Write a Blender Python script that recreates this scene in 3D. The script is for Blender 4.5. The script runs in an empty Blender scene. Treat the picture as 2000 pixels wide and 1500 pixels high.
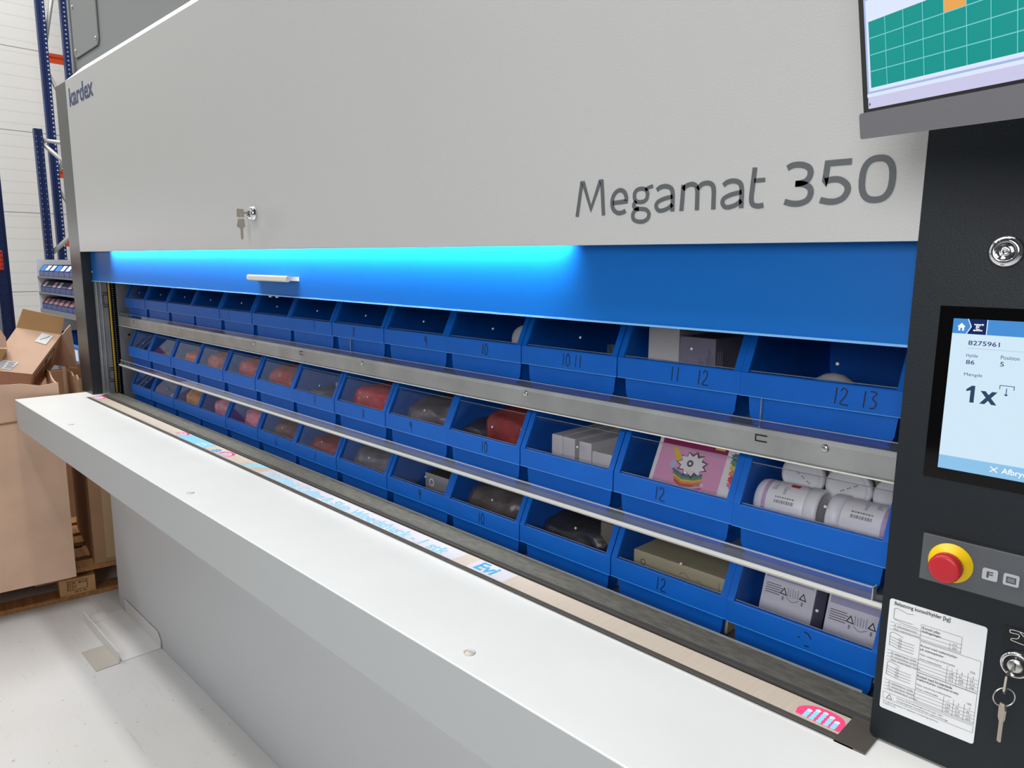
import bpy, bmesh, math, random
from mathutils import Vector, Matrix
random.seed(7)
SC = bpy.context.scene
COL = SC.collection

# ---------------------------------------------------------------- camera
cam_d = bpy.data.cameras.new('camera'); cam = bpy.data.objects.new('camera', cam_d); COL.objects.link(cam)
cam_d.sensor_width = 36.0; cam_d.lens = 36.0 * 1421.483 / 2000.0
cam_d.clip_start = 0.02; cam_d.clip_end = 100
CAMROT = [[0.7055027, 0.1231457, -0.6979263], [0.7086546, -0.1105824, 0.6968358], [0.008634, -0.9862082, -0.165284]]
cam.matrix_world = Matrix([[CAMROT[r][0], -CAMROT[r][1], -CAMROT[r][2], (0, 0, 1.56)[r]] for r in range(3)] + [[0, 0, 0, 1]])
SC.camera = cam

# ---------------------------------------------------------------- light and exposure
SC.view_settings.view_transform = 'Standard'; SC.view_settings.look = 'None'
SC.view_settings.gamma = 1.0; SC.view_settings.use_curve_mapping = False
SC.view_settings.exposure = 0.0
SC.cycles.sample_clamp_indirect = 6.0
world = bpy.data.worlds.new('hall_ambient'); SC.world = world; world.use_nodes = True
world.node_tree.nodes['Background'].inputs[0].default_value = (0.93, 0.96, 1.0, 1)
world.node_tree.nodes['Background'].inputs[1].default_value = 0.075

def area_light(name, loc, aim, sx, sy, power, col=(1, 0.97, 0.93), spread=math.pi):
    l = bpy.data.lights.new(name, 'AREA'); l.shape = 'RECTANGLE'; l.size = sx; l.size_y = sy
    l.energy = power; l.color = col; l.spread = spread
    o = bpy.data.objects.new(name, l); COL.objects.link(o); o.location = loc
    d = Vector(aim) - Vector(loc); o.rotation_euler = d.to_track_quat('-Z', 'Y').to_euler()
    return o
area_light('hall_lamp_front', (-3.0, -0.9, 6.8), (-3.0, -0.9, 0), 6.0, 0.40, 185)
area_light('hall_lamp_above', (-2.6, 0.60, 6.8), (-2.6, 0.60, 0), 8.0, 0.35, 145)
area_light('hall_lamp_rear', (-1.2, -5.0, 6.2), (-1.4, 0.9, 1.2), 7.0, 0.5, 28)
area_light('hall_lamp_far', (-6.6, -0.5, 6.6), (-6.9, 0.6, 0), 0.5, 6.0, 270, (0.96, 0.98, 1.0))
area_light('near_fill_light', (0.12, -1.4, 2.05), (-0.40, 0.9, 1.4), 1.0, 0.9, 34, (0.99, 0.985, 1.0))  # added fill light, not a gate: brightens upright faces and bin contents

area_light('left_glint_light', (-8.8, -1.20, 1.64), (-3.0, 0.9, 1.62), 1.6, 0.28, 9, (0.95, 0.97, 1.0))  # added area light, not a window: makes the front panel's lower left glint

# ---------------------------------------------------------------- materials
def s2l(c):
    return tuple(((v / 255.0) / 12.92 if v / 255.0 <= 0.04045 else ((v / 255.0 + 0.055) / 1.055) ** 2.4) for v in c)
MATS = {}
def mat(name, rgb, rough=0.5, metal=0.0, bump=None, var=None, emit=None, spec=0.5, coat=0.0, aniso=None):
    """procedural surface: bump=(scale, strength, distance), var=(scale, amount) mottles the colour, emit=(rgb, strength)"""
    if name in MATS: return MATS[name]
    m = bpy.data.materials.new(name); m.use_nodes = True; nt = m.node_tree; b = nt.nodes['Principled BSDF']
    c = s2l(rgb) + (1,)
    b.inputs['Base Color'].default_value = c; b.inputs['Roughness'].default_value = rough
    b.inputs['Metallic'].default_value = metal; b.inputs['Specular IOR Level'].default_value = spec
    b.inputs['Coat Weight'].default_value = coat; b.inputs['Coat Roughness'].default_value = 0.15
    tc = nt.nodes.new('ShaderNodeTexCoord')
    if var:
        n = nt.nodes.new('ShaderNodeTexNoise'); n.inputs['Scale'].default_value = var[0]; n.inputs['Detail'].default_value = 5
        mp = nt.nodes.new('ShaderNodeMapping')
        if len(var) > 2: mp.inputs['Scale'].default_value = var[2]
        nt.links.new(tc.outputs['Object'], mp.inputs[0]); nt.links.new(mp.outputs[0], n.inputs['Vector'])
        r = nt.nodes.new('ShaderNodeValToRGB'); r.color_ramp.elements[0].position = 0.3; r.color_ramp.elements[1].position = 0.7
        k = var[1]
        r.color_ramp.elements[0].color = tuple(max(0, v * (1 - k)) for v in c[:3]) + (1,)
        r.color_ramp.elements[1].color = tuple(min(1, v * (1 + k)) for v in c[:3]) + (1,)
        nt.links.new(n.outputs['Fac'], r.inputs[0]); nt.links.new(r.outputs[0], b.inputs['Base Color'])
    if bump:
        n2 = nt.nodes.new('ShaderNodeTexNoise'); n2.inputs['Scale'].default_value = bump[0]; n2.inputs['Detail'].default_value = 2
        bp = nt.nodes.new('ShaderNodeBump'); bp.inputs['Strength'].default_value = bump[1]
        bp.inputs['Distance'].default_value = bump[2] if len(bump) > 2 else 0.001
        nt.links.new(tc.outputs['Object'], n2.inputs['Vector']); nt.links.new(n2.outputs['Fac'], bp.inputs['Height'])
        nt.links.new(bp.outputs[0], b.inputs['Normal'])
    if emit:
        b.inputs['Emission Color'].default_value = s2l(emit[0]) + (1,); b.inputs['Emission Strength'].default_value = emit[1]
    MATS[name] = m; return m

def clear_mat(name, tint=(255, 255, 255), gloss=0.06, rough=0.03):
    """thin clear plastic: mostly lets light through, reflects more at a grazing angle"""
    if name in MATS: return MATS[name]
    m = bpy.data.materials.new(name); m.use_nodes = True; nt = m.node_tree; nt.nodes.remove(nt.nodes['Principled BSDF'])
    out = nt.nodes['Material Output']
    t = nt.nodes.new('ShaderNodeBsdfTransparent'); t.inputs[0].default_value = s2l(tint) + (1,)
    g = nt.nodes.new('ShaderNodeBsdfGlossy'); g.inputs['Roughness'].default_value = rough
    g.inputs[0].default_value = (0.9, 0.92, 0.95, 1)
    f = nt.nodes.new('ShaderNodeFresnel'); f.inputs[0].default_value = 1.32
    ad = nt.nodes.new('ShaderNodeMath'); ad.operation = 'ADD'; ad.use_clamp = True; ad.inputs[1].default_value = gloss - 0.04
    geo = nt.nodes.new('ShaderNodeNewGeometry'); inv = nt.nodes.new('ShaderNodeMath'); inv.operation = 'SUBTRACT'; inv.inputs[0].default_value = 1.0
    nt.links.new(geo.outputs['Backfacing'], inv.inputs[1])     # the pane reflects at its outer face
    nt.links.new(f.outputs[0], ad.inputs[0])
    mx = nt.nodes.new('ShaderNodeMixShader'); ml = nt.nodes.new('ShaderNodeMath'); ml.operation = 'MULTIPLY'; nt.links.new(ad.outputs[0], ml.inputs[0]); nt.links.new(inv.outputs[0], ml.inputs[1]); nt.links.new(ml.outputs[0], mx.inputs[0])
    nt.links.new(t.outputs[0], mx.inputs[1]); nt.links.new(g.outputs[0], mx.inputs[2]); nt.links.new(mx.outputs[0], out.inputs[0])
    MATS[name] = m; return m

def screen_mat(name, rgb, k=1.0):
    """a lit display colour"""
    return mat(name, (0, 0, 0), 0.25, emit=(rgb, k), spec=0.15)

GREY_PANEL = mat('light grey powder coat', (187, 188, 187), 0.36, bump=(420, 0.28, 0.0012))
GREY_BODY = mat('mid grey sheet', (134, 139, 138), 0.5)
GREY_CAB = mat('grey cabinet paint', (200, 203, 206), 0.5)
TOP_WHITE = mat('off white table laminate', (227, 229, 227), 0.45, bump=(500, 0.05), var=(6, 0.02))
DARK_POST = mat('dark grey powder coat', (48, 50, 52), 0.34, spec=0.4, bump=(600, 0.22, 0.0008))
CONSOLE = mat('charcoal textured coat', (20, 27, 33), 0.5, spec=0.35, bump=(500, 0.35, 0.001))
DOOR_BLUE = mat('blue door paint', (0, 98, 180), 0.45, spec=0.3, bump=(450, 0.18, 0.001))
BIN_BLUE = mat('blue bin plastic', (2, 94, 190), 0.48, spec=0.28, var=(9, 0.10))
ZINC = mat('galvanised steel', (176, 178, 178), 0.42, 0.75, bump=(60, 0.06), var=(14, 0.12))
STEEL = mat('bright steel', (205, 205, 203), 0.28, 1.0)
CHROME = mat('chrome', (225, 225, 228), 0.08, 1.0)
NICKEL = mat('nickel key', (196, 190, 176), 0.3, 1.0)
BLACK = mat('black plastic', (16, 16, 18), 0.45)
BLACKGLASS = mat('black glass', (3, 3, 4), 0.06)
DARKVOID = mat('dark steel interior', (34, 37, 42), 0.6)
WHITE = mat('white plastic', (232, 232, 230), 0.4)
PAPER = mat('white paper', (232, 234, 236), 0.6)
INK = mat('black ink', (24, 24, 26), 0.6)
CARD = mat('brown cardboard', (216, 181, 156), 0.75, var=(5, 0.10), bump=(40, 0.05))
CARD_D = mat('inner cardboard', (186, 146, 100), 0.8, var=(6, 0.08))
NAVY = mat('navy rack paint', (22, 42, 92), 0.45)
ORANGE = mat('orange beam paint', (226, 82, 34), 0.45)
WOOD = mat('pallet wood', (170, 122, 76), 0.8, var=(5, 0.25, (1, 12, 12)), bump=(60, 0.2))
BRUSH = mat('dusty brush strip', (98, 96, 88), 0.95, var=(45, 0.28, (1, 3, 3)), bump=(300, 0.5, 0.002))
CLEAR = clear_mat('clear window plastic', (248, 248, 250), 0.05)
ACRYL = clear_mat('clear shelf edge', (226, 230, 242), 0.10)

# ---------------------------------------------------------------- mesh helpers
class MB:
    """collects shapes; build() links them as one mesh object"""
    def __init__(s): s.bm = bmesh.new(); s.mats = []
    def mi(s, m):
        if m not in s.mats: s.mats.append(m)
        return s.mats.index(m)
    def face(s, pts, m, smooth=False):
        try: f = s.bm.faces.new([s.bm.verts.new(p) for p in pts])
        except ValueError: return None
        f.material_index = s.mi(m); f.smooth = smooth; return f
    def prism(s, poly, axis, a, b, m, M=None):
        """closed solid: polygon in the plane across the axis, run from a to b"""
        def P(u, v, w):
            p = {'x': (w, u, v), 'y': (u, w, v), 'z': (u, v, w)}[axis]
            return (M @ Vector(p)) if M else Vector(p)
        k = s.mi(m); n = len(poly)
        va = [s.bm.verts.new(P(u, v, a)) for u, v in poly]; vb = [s.bm.verts.new(P(u, v, b)) for u, v in poly]
        fs = [s.bm.faces.new(va), s.bm.faces.new(vb[::-1])]
        for i in range(n): fs.append(s.bm.faces.new((va[i], vb[i], vb[(i + 1) % n], va[(i + 1) % n])))
        for f in fs: f.material_index = k
        bmesh.ops.recalc_face_normals(s.bm, faces=fs); return fs
    def box(s, x0, x1, y0, y1, z0, z1, m, M=None, bev=0.0, seg=2):
        fs = s.prism([(x0, y0), (x1, y0), (x1, y1), (x0, y1)], 'z', z0, z1, m, M)
        if bev > 0:
            es = list({e for f in fs for e in f.edges}); vs = list({v for f in fs for v in f.verts})
            r = bmesh.ops.bevel(s.bm, geom=es + vs, offset=bev, segments=seg, affect='EDGES', profile=0.5)
            k = s.mi(m)
            for f in r['faces']: f.material_index = k
    def rbox(s, u0, u1, v0, v1, r, axis, a, b, m, M=None, seg=5):
        s.prism(rrect(u0, u1, v0, v1, r, seg), axis, a, b, m, M)
    def lathe(s, prof, M, m, n=28, smooth=True):
        """profile [(radius, height)] turned round local z"""
        k = s.mi(m); rings = []; fs = []
        for r, h in prof:
            if r < 1e-6: rings.append([s.bm.verts.new(M @ Vector((0, 0, h)))])
            else: rings.append([s.bm.verts.new(M @ Vector((r * math.cos(2 * math.pi * i / n), r * math.sin(2 * math.pi * i / n), h))) for i in range(n)])
        for A, B in zip(rings, rings[1:]):
            for i in range(n):
                a0, a1 = A[i % len(A)], A[(i + 1) % len(A)]; b0, b1 = B[i % len(B)], B[(i + 1) % len(B)]
                v = []
                for q in (a0, a1, b1, b0):
                    if q not in v: v.append(q)
                if len(v) >= 3:
                    f = s.bm.faces.new(v); f.material_index = k; f.smooth = smooth; fs.append(f)
        for R_ in (rings[0], rings[-1]):
            if len(R_) > 1:
                f = s.bm.faces.new(R_); f.material_index = k; fs.append(f)
        bmesh.ops.recalc_face_normals(s.bm, faces=fs)
    def cyl(s, p0, p1, r, m, r1=None, n=20):
        p0 = Vector(p0); p1 = Vector(p1); d = p1 - p0
        M = Matrix.Translation(p0) @ d.to_track_quat('Z', 'Y').to_matrix().to_4x4()
        r1 = r if r1 is None else r1
        s.lathe([(r, 0), (r1, d.length)], M, m, n)
    def tube(s, pts, r, m, n=8, closed=False):
        pts = [Vector(p) for p in pts]; k = s.mi(m); N = len(pts); rings = []; ref = Vector((0.13, 0.31, 0.94))
        for i in range(N):
            a = pts[(i - 1) % N] if (closed or i > 0) else pts[i]; b = pts[(i + 1) % N] if (closed or i < N - 1) else pts[i]
            t = (b - a).normalized(); u = t.cross(ref).normalized(); v = t.cross(u)
            rr = r[i] if isinstance(r, (list, tuple)) else r
            rings.append([s.bm.verts.new(pts[i] + (u * math.cos(2 * math.pi * j / n) + v * math.sin(2 * math.pi * j / n)) * rr) for j in range(n)])
        fs = []
        for i in range(N if closed else N - 1):
            A, B = rings[i], rings[(i + 1) % N]
            for j in range(n):
                f = s.bm.faces.new((A[j], A[(j + 1) % n], B[(j + 1) % n], B[j])); f.material_index = k; f.smooth = True; fs.append(f)
        if not closed:
            for R_ in (rings[0], rings[-1]):
                f = s.bm.faces.new(R_); f.material_index = k; fs.append(f)
        bmesh.ops.recalc_face_normals(s.bm, faces=fs)
    def slab(s, quad, nrm, th, m):
        """thick sheet: polygon in space given thickness along nrm"""
        nrm = Vector(nrm).normalized() * th; k = s.mi(m)
        A = [s.bm.verts.new(Vector(p)) for p in quad]; B = [s.bm.verts.new(Vector(p) + nrm) for p in quad]; n = len(quad)
        fs = [s.bm.faces.new(A), s.bm.faces.new(B[::-1])] + [s.bm.faces.new((A[i], B[i], B[(i + 1) % n], A[(i + 1) % n])) for i in range(n)]
        for f in fs: f.material_index = k
        bmesh.ops.recalc_face_normals(s.bm, faces=fs)
    # flat printing: T maps (u, v) to a point, u to the right and v up as read
    def ink(s, poly, T, m): s.face([T(u, v) for u, v in poly], m)
    def rect(s, u0, v0, u1, v1, T, m): s.ink([(u0, v0), (u1, v0), (u1, v1), (u0, v1)], T, m)
    def frame(s, u0, v0, u1, v1, w, T, m):
        for r in ((u0, v0, u1, v0 + w), (u0, v1 - w, u1, v1), (u0, v0, u0 + w, v1), (u1 - w, v0, u1, v1)): s.rect(*r, T, m)
    def stroke(s, pts, w, T, m, closed=False):
        pts = [Vector(p) for p in pts]; N = len(pts); L = []; Rr = []
        for i in range(N):
            a = pts[(i - 1) % N] if (closed or i > 0) else None; b = pts[(i + 1) % N] if (closed or i < N - 1) else None
            d1 = (pts[i] - a).normalized() if a is not None else None; d2 = (b - pts[i]).normalized() if b is not None else None
            if d1 is None: d1 = d2
            if d2 is None: d2 = d1
            n1 = Vector((-d1.y, d1.x)); n2 = Vector((-d2.y, d2.x)); n = n1 + n2
            if n.length < 0.3: n = n1
            n.normalize(); h = w / 2 / max(0.55, n.dot(n1))
            L.append(pts[i] + n * h); Rr.append(pts[i] - n * h)
        for i in range(N if closed else N - 1):
            j = (i + 1) % N
            s.face([T(*Rr[i]), T(*Rr[j]), T(*L[j]), T(*L[i])], m)
    def disc(s, u, v, r, T, m, n=18, rv=None):
        s.ink([(u + r * math.cos(2 * math.pi * i / n), v + (rv or r) * math.sin(2 * math.pi * i / n)) for i in range(n)], T, m)
    def text(s, txt, T, m, u=0, v=0, h=0.01, fit=None, bold=0.0, shear=0.0, sx=1.0):
        """printed lettering; h = cap height, or fit=(u0, v0, u1, v1) stretches its outline to a box"""
        cu = bpy.data.curves.new('lettering', 'FONT'); cu.body = txt; cu.size = 1.0; cu.offset = bold; cu.shear = shear; cu.resolution_u = 3
        ob = bpy.data.objects.new('lettering', cu); COL.objects.link(ob)
        dg = bpy.context.evaluated_depsgraph_get(); dg.update()
        me = bpy.data.meshes.new_from_object(ob.evaluated_get(dg))
        bpy.data.objects.remove(ob); bpy.data.curves.remove(cu)
        vs = [q.co for q in me.vertices]
        if not vs: return
        if fit:
            x0 = min(q.x for q in vs); x1 = max(q.x for q in vs); y0 = min(q.y for q in vs); y1 = max(q.y for q in vs)
            f = lambda q: (fit[0] + (q.x - x0) / (x1 - x0) * (fit[2] - fit[0]), fit[1] + (q.y - y0) / (y1 - y0) * (fit[3] - fit[1]))
        else:
            k = h / 0.70; f = lambda q, kk=k: (u + q.x * kk * sx, v + q.y * kk)
        k = s.mi(m); nv = [s.bm.verts.new(T(*f(q))) for q in vs]
        for p in me.polygons:
            try: fc = s.bm.faces.new([nv[i] for i in p.vertices]); fc.material_index = k
            except ValueError: pass
        bpy.data.meshes.remove(me)
    def build(s, name, parent=None, label=None, smooth=None, keep=False):
        off = Vector((0, 0, 0)); r = parent
        while r is not None:
            if r.parent is None: off = r.location.copy()
            r = r.parent
        if not keep: bmesh.ops.translate(s.bm, verts=s.bm.verts, vec=-off)
        me = bpy.data.meshes.new(name); s.bm.to_mesh(me); s.bm.free()
        for m in s.mats: me.materials.append(m)
        o = bpy.data.objects.new(name, me); COL.objects.link(o)
        if parent is not None: o.parent = parent
        if label: o['label'] = label
        return o

def rrect(u0, u1, v0, v1, r, seg=5):
    p = []
    for cx, cy, a0 in ((u1 - r, v0 + r, -90), (u1 - r, v1 - r, 0), (u0 + r, v1 - r, 90), (u0 + r, v0 + r, 180)):
        for i in range(seg + 1):
            a = math.radians(a0 + 90 * i / seg); p.append((cx + r * math.cos(a), cy + r * math.sin(a)))
    return p
def smooth(pts, n=5, closed=False):
    """curve through the points"""
    P = [Vector(p) for p in pts]; N = len(P); out = []
    for i in range(N if closed else N - 1):
        g = lambda j: P[j % N] if closed else P[max(0, min(N - 1, j))]
        a, b, c, d = g(i - 1), g(i), g(i + 1), g(i + 2)
        for k in range(n):
            t = k / n
            out.append(0.5 * ((2 * b) + (c - a) * t + (2 * a - 5 * b + 4 * c - d) * t * t + (3 * b - a - 3 * c + d) * t ** 3))
    if not closed: out.append(P[-1])
    return out
def circ(cx, cy, rx, ry=None, n=24, p=2.0):
    o = []
    for i in range(n):
        a = 2 * math.pi * i / n; c, s_ = math.cos(a), math.sin(a)
        o.append((cx + rx * math.copysign(abs(c) ** (2 / p), c), cy + (ry or rx) * math.copysign(abs(s_) ** (2 / p), s_)))
    return o
def FY(y): return lambda u, v: Vector((u, y, v))          # printing on a face turned to the front
def FZ(z): return lambda u, v: Vector((u, v, z))          # printing on a level face
def frame_at(origin, U, V, N):
    U, V, N = Vector(U).normalized(), Vector(V).normalized(), Vector(N).normalized()
    return Matrix([[U[r], V[r], N[r], origin[r]] for r in range(3)] + [[0, 0, 0, 1]])
FRONT = lambda x, y, z: frame_at((x, y, z), (1, 0, 0), (0, 0, 1), (0, -1, 0))   # local z comes out to the front

def tag(o, label, cat, group=None, kind=None):
    o['label'] = label; o['category'] = cat
    if group: o['group'] = group
    if kind: o['kind'] = kind
    return o
def thing(name, label, cat, loc=(0, 0, 0), group=None):
    o = bpy.data.objects.new(name, None); COL.objects.link(o); o.location = loc; o.empty_display_size = 0.05
    return tag(o, label, cat, group)
def struct(mb, name):
    o = mb.build(name); o['kind'] = 'structure'; return o
def copy_tree(o, parent=None):
    c = o.copy(); COL.objects.link(c)
    if parent is not None: c.parent = parent
    for ch in o.children: copy_tree(ch, c)
    return c

# ================================================================ the hall
def floor_mat():
    m = mat('painted concrete floor', (208, 208, 208), 0.38, bump=(25, 0.06)); nt = m.node_tree; b = nt.nodes['Principled BSDF']
    tc = nt.nodes.new('ShaderNodeTexCoord')
    def noise(sc, lo, hi, ca, cb, st=None):
        mp = nt.nodes.new('ShaderNodeMapping'); mp.inputs['Scale'].default_value = st or (1, 1, 1)
        n = nt.nodes.new('ShaderNodeTexNoise'); n.inputs['Scale'].default_value = sc; n.inputs['Detail'].default_value = 6
        r = nt.nodes.new('ShaderNodeValToRGB'); r.color_ramp.elements[0].position = lo; r.color_ramp.elements[1].position = hi
        r.color_ramp.elements[0].color = ca; r.color_ramp.elements[1].color = cb
        nt.links.new(tc.outputs['Object'], mp.inputs[0]); nt.links.new(mp.outputs[0], n.inputs['Vector']); nt.links.new(n.outputs['Fac'], r.inputs[0]); return r
    base = noise(1.2, 0.3, 0.75, s2l((204, 203, 200)) + (1,), s2l((216, 217, 219)) + (1,))
    dirt = noise(55, 0.66, 0.74, (1, 1, 1, 1), (0.45, 0.45, 0.44, 1))
    scuff = noise(7, 0.62, 0.78, (1, 1, 1, 1), (0.80, 0.79, 0.77, 1), (0.5, 9, 1))
    prev = base
    for x in (dirt, scuff):
        mx = nt.nodes.new('ShaderNodeMixRGB'); mx.blend_type = 'MULTIPLY'; mx.inputs[0].default_value = 0.8
        nt.links.new(prev.outputs[0], mx.inputs[1]); nt.links.new(x.outputs[0], mx.inputs[2]); prev = mx
    nt.links.new(prev.outputs[0], b.inputs['Base Color']); return m
def wall_mat():
    m = mat('white ribbed wall panel', (222, 221, 217), 0.55); nt = m.node_tree; b = nt.nodes['Principled BSDF']
    tc = nt.nodes.new('ShaderNodeTexCoord'); sp = nt.nodes.new('ShaderNodeSeparateXYZ'); nt.links.new(tc.outputs['Object'], sp.inputs[0])
    def lines(pitch, off, width, dark):
        a = nt.nodes.new('ShaderNodeMath'); a.operation = 'SUBTRACT'; a.inputs[1].default_value = off; nt.links.new(sp.outputs['Z'], a.inputs[0])
        d = nt.nodes.new('ShaderNodeMath'); d.operation = 'DIVIDE'; d.inputs[1].default_value = pitch; nt.links.new(a.outputs[0], d.inputs[0])
        f = nt.nodes.new('ShaderNodeMath'); f.operation = 'FRACT'; nt.links.new(d.outputs[0], f.inputs[0])
        g = nt.nodes.new('ShaderNodeMath'); g.operation = 'LESS_THAN'; g.inputs[1].default_value = width / pitch; nt.links.new(f.outputs[0], g.inputs[0])
        h = nt.nodes.new('ShaderNodeMath'); h.operation = 'MULTIPLY_ADD'; h.inputs[1].default_value = -dark; h.inputs[2].default_value = 1; nt.links.new(g.outputs[0], h.inputs[0]); return h
    l1 = lines(0.809, 0.397, 0.009, 0.6); l2 = lines(0.115, 0.02, 0.012, 0.10)
    p = nt.nodes.new('ShaderNodeMath'); p.operation = 'MULTIPLY'; nt.links.new(l1.outputs[0], p.inputs[0]); nt.links.new(l2.outputs[0], p.inputs[1])
    mx = nt.nodes.new('ShaderNodeMixRGB'); mx.blend_type = 'MULTIPLY'; mx.inputs[0].default_value = 1
    mx.inputs[1].default_value = s2l((222, 221, 217)) + (1,); nt.links.new(p.outputs[0], mx.inputs[2]); nt.links.new(mx.outputs[0], b.inputs['Base Color']); return m
b = MB(); b.box(-9.0, 4.0, -5.0, 6.0, -0.1, 0.0, floor_mat()); struct(b, 'floor')
b = MB(); b.box(-9.2, -9.0, -5.0, 6.2, 0.0, 7.0, wall_mat()); struct(b, 'wall_left')
b = MB(); b.box(-9.0, 4.0, 6.0, 6.2, 0.0, 7.0, wall_mat()); struct(b, 'wall_back')

# ================================================================ the vertical carousel
XL, XR = -3.46, -0.2655           # clear opening
car = thing('storage_carousel', 'large light grey vertical carousel cabinet with blue sliding door half raised', 'storage machine', (-1.85, 1.2, 0))
b = MB()                          # front panel with its bevelled top
b.prism([(XL, 1.587), (XR, 1.587), (XR, 2.262), (XL, 2.262)], 'y', 0.900, 0.910, GREY_PANEL)
b.box(XL, XR, 0.910, 0.955, 2.20, 2.262, GREY_PANEL)
k = [(XL, 0.9, 2.262), (XR, 0.9, 2.262), (XR, 0.966, 2.328), (-3.41, 0.966, 2.328)]
b.face(k, mat('white panel edge', (232, 234, 238), 0.4))
front = b.build('front_panel', car)
b = MB(); T = FY(0.8995); G = mat('grey lettering', (88, 92, 95), 0.5)
W = 0.0066
A0 = [(-.6125, 1.6625), (-.606, 1.6665), (-.596, 1.667), (-.588, 1.663), (-.5855, 1.655)]
A1 = [(-.5855, 1.6525), (-.600, 1.650), (-.610, 1.646), (-.6125, 1.6405), (-.609, 1.635), (-.602, 1.634), (-.592, 1.637), (-.5855, 1.642)]
def sh(P, dx): return [(x + dx, y) for x, y in P]
b.stroke([(-.7595, 1.631), (-.7515, 1.6815), (-.748, 1.6815), (-.732, 1.642), (-.7155, 1.6815), (-.712, 1.6815), (-.7070, 1.631)], W, T, G)
b.stroke(smooth([(-.6660, 1.6365), (-.6720, 1.6340), (-.6810, 1.6340), (-.6890, 1.6400), (-.6915, 1.6500), (-.6880, 1.6610), (-.6790, 1.6665), (-.6700, 1.6640), (-.6655, 1.6560), (-.6655, 1.6500)]) + [Vector((-.690, 1.6485))], W, T, G)
b.stroke(circ(-.6395, 1.6570, .0115, .0095, 20, 2.4), W * .92, T, G, True)
b.stroke(smooth([(-.632, 1.6640), (-.627, 1.6670), (-.619, 1.6690)]), W * .8, T, G)
b.stroke(smooth([(-.6470, 1.6490), (-.6515, 1.6445), (-.6490, 1.6395), (-.6400, 1.6380), (-.6300, 1.6365), (-.6245, 1.6310), (-.6260, 1.6240), (-.6330, 1.6200), (-.6430, 1.6200), (-.6510, 1.6235), (-.6525, 1.6310), (-.6480, 1.6365), (-.6420, 1.6380)]), W * .92, T, G)
for dx in (0, .1045):
    b.stroke([(q[0] + dx, q[1]) for q in smooth(A0) + [Vector((-.5850, 1.6320))]], W, T, G)
    b.stroke([(q[0] + dx, q[1]) for q in smooth(A1)], W * .92, T, G)
b.stroke([(-.5705, 1.632), (-.5690, 1.6675)], W, T, G)
b.stroke(smooth([(-.5695, 1.6610), (-.5630, 1.6660), (-.5540, 1.6670), (-.5480, 1.6630), (-.5465, 1.655)]) + [Vector((-.5460, 1.632))], W, T, G)
b.stroke(smooth([(-.5465, 1.6600), (-.5400, 1.6660), (-.5300, 1.6670), (-.5235, 1.6630), (-.5215, 1.655)]) + [Vector((-.5210, 1.632))], W, T, G)
b.stroke([(-.4645, 1.6820)] + smooth([(-.4665, 1.655), (-.4670, 1.642), (-.4640, 1.6355), (-.4570, 1.6335), (-.4500, 1.6345)]), W, T, G)
b.stroke([(-.4645, 1.6655), (-.4495, 1.6655)], W * .85, T, G)
b.build('model_lettering', front, 'dark grey word across the panel'); b = MB()
V = .0074
b.stroke(smooth([(-.4215, 1.6775), (-.4140, 1.6805), (-.4030, 1.6800), (-.3940, 1.6755), (-.3920, 1.6680), (-.3960, 1.6610), (-.4030, 1.6585), (-.4100, 1.6580)]), V, T, G)
b.stroke(smooth([(-.4100, 1.6580), (-.4000, 1.6570), (-.3920, 1.6525), (-.3900, 1.6450), (-.3940, 1.6375), (-.4030, 1.6342), (-.4130, 1.6345), (-.4225, 1.6372)]), V, T, G)
b.stroke([(-.3440, 1.6790), (-.3720, 1.6790), (-.3737, 1.6580)] + smooth([(-.3737, 1.6580), (-.3660, 1.6600), (-.3560, 1.6590), (-.3480, 1.6530), (-.3465, 1.6455), (-.3510, 1.6380), (-.3590, 1.6345), (-.3680, 1.6345), (-.3780, 1.6370)]), V, T, G)
b.stroke(circ(-.3145, 1.6570, .0165, .0232, 28, 2.5), V, T, G, True)
b.build('model_number', front, 'dark grey number 350')
b = MB(); b.text('kardex', FY(0.8993), mat('dark blue lettering', (44, 60, 108), 0.5), fit=(-3.421, 2.156, -3.112, 2.227), bold=0.022); b.build('logo_lettering', front, 'dark blue logo lettering')
b = MB(); M = FRONT(-1.868, 0.9, 1.680)
b.lathe([(0, 0), (.0195, 0), (.0195, .003), (.0165, .006), (.0160, .011), (.0125, .011), (.0115, .006), (.009, .006), (.009, .010), (0, .010)], M, CHROME); b.build('cylinder_lock', front, 'round chrome lock')
b = MB(); b.box(-3.53, 0.40, 0.956, 1.9, 2.315, 4.3, GREY_BODY)
b.box(-3.53, -3.505, 0.948, 0.956, 2.31, 4.3, GREY_BODY); b.build('upper_housing', car)
up = [o for o in car.children if o.name.startswith('upper_housing')][0]
b = MB(); b.rbox(-3.49, -3.178, 2.36, 3.2, 0.025, 'y', 0.950, 0.956, GREY_BODY)
b.rbox(-3.4945, -3.1735, 2.3555, 3.2045, 0.028, 'y', 0.9545, 0.9562, mat('panel gap', (70, 74, 74), 0.7)); cov = b.build('access_cover', up)
for x, z in ((-3.464, 2.385), (-3.202, 2.384), (-3.462, 2.551)):
    b = MB(); b.lathe([(0.0075, 0), (0.0065, .003), (0, .004)], FRONT(x, 0.950, z), STEEL, 12); b.build('screw', cov)
b = MB(); b.box(-3.61, XL, 0.900, 0.940, 0.980, 2.262, DARK_POST, bev=.0015); b.build('side_post', car)
b = MB()                           # blue door
b.box(-3.452, -0.272, 0.935, 0.948, 1.466, 1.640, DOOR_BLUE, bev=.001); b.box(-3.452, -0.272, 0.932, 0.948, 1.4645, 1.4675, mat('door edge', (120, 178, 226), 0.4))
door = b.build('sliding_door', car)
b = MB(); WH = mat('cream handle', (226, 222, 208), 0.4)
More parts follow.
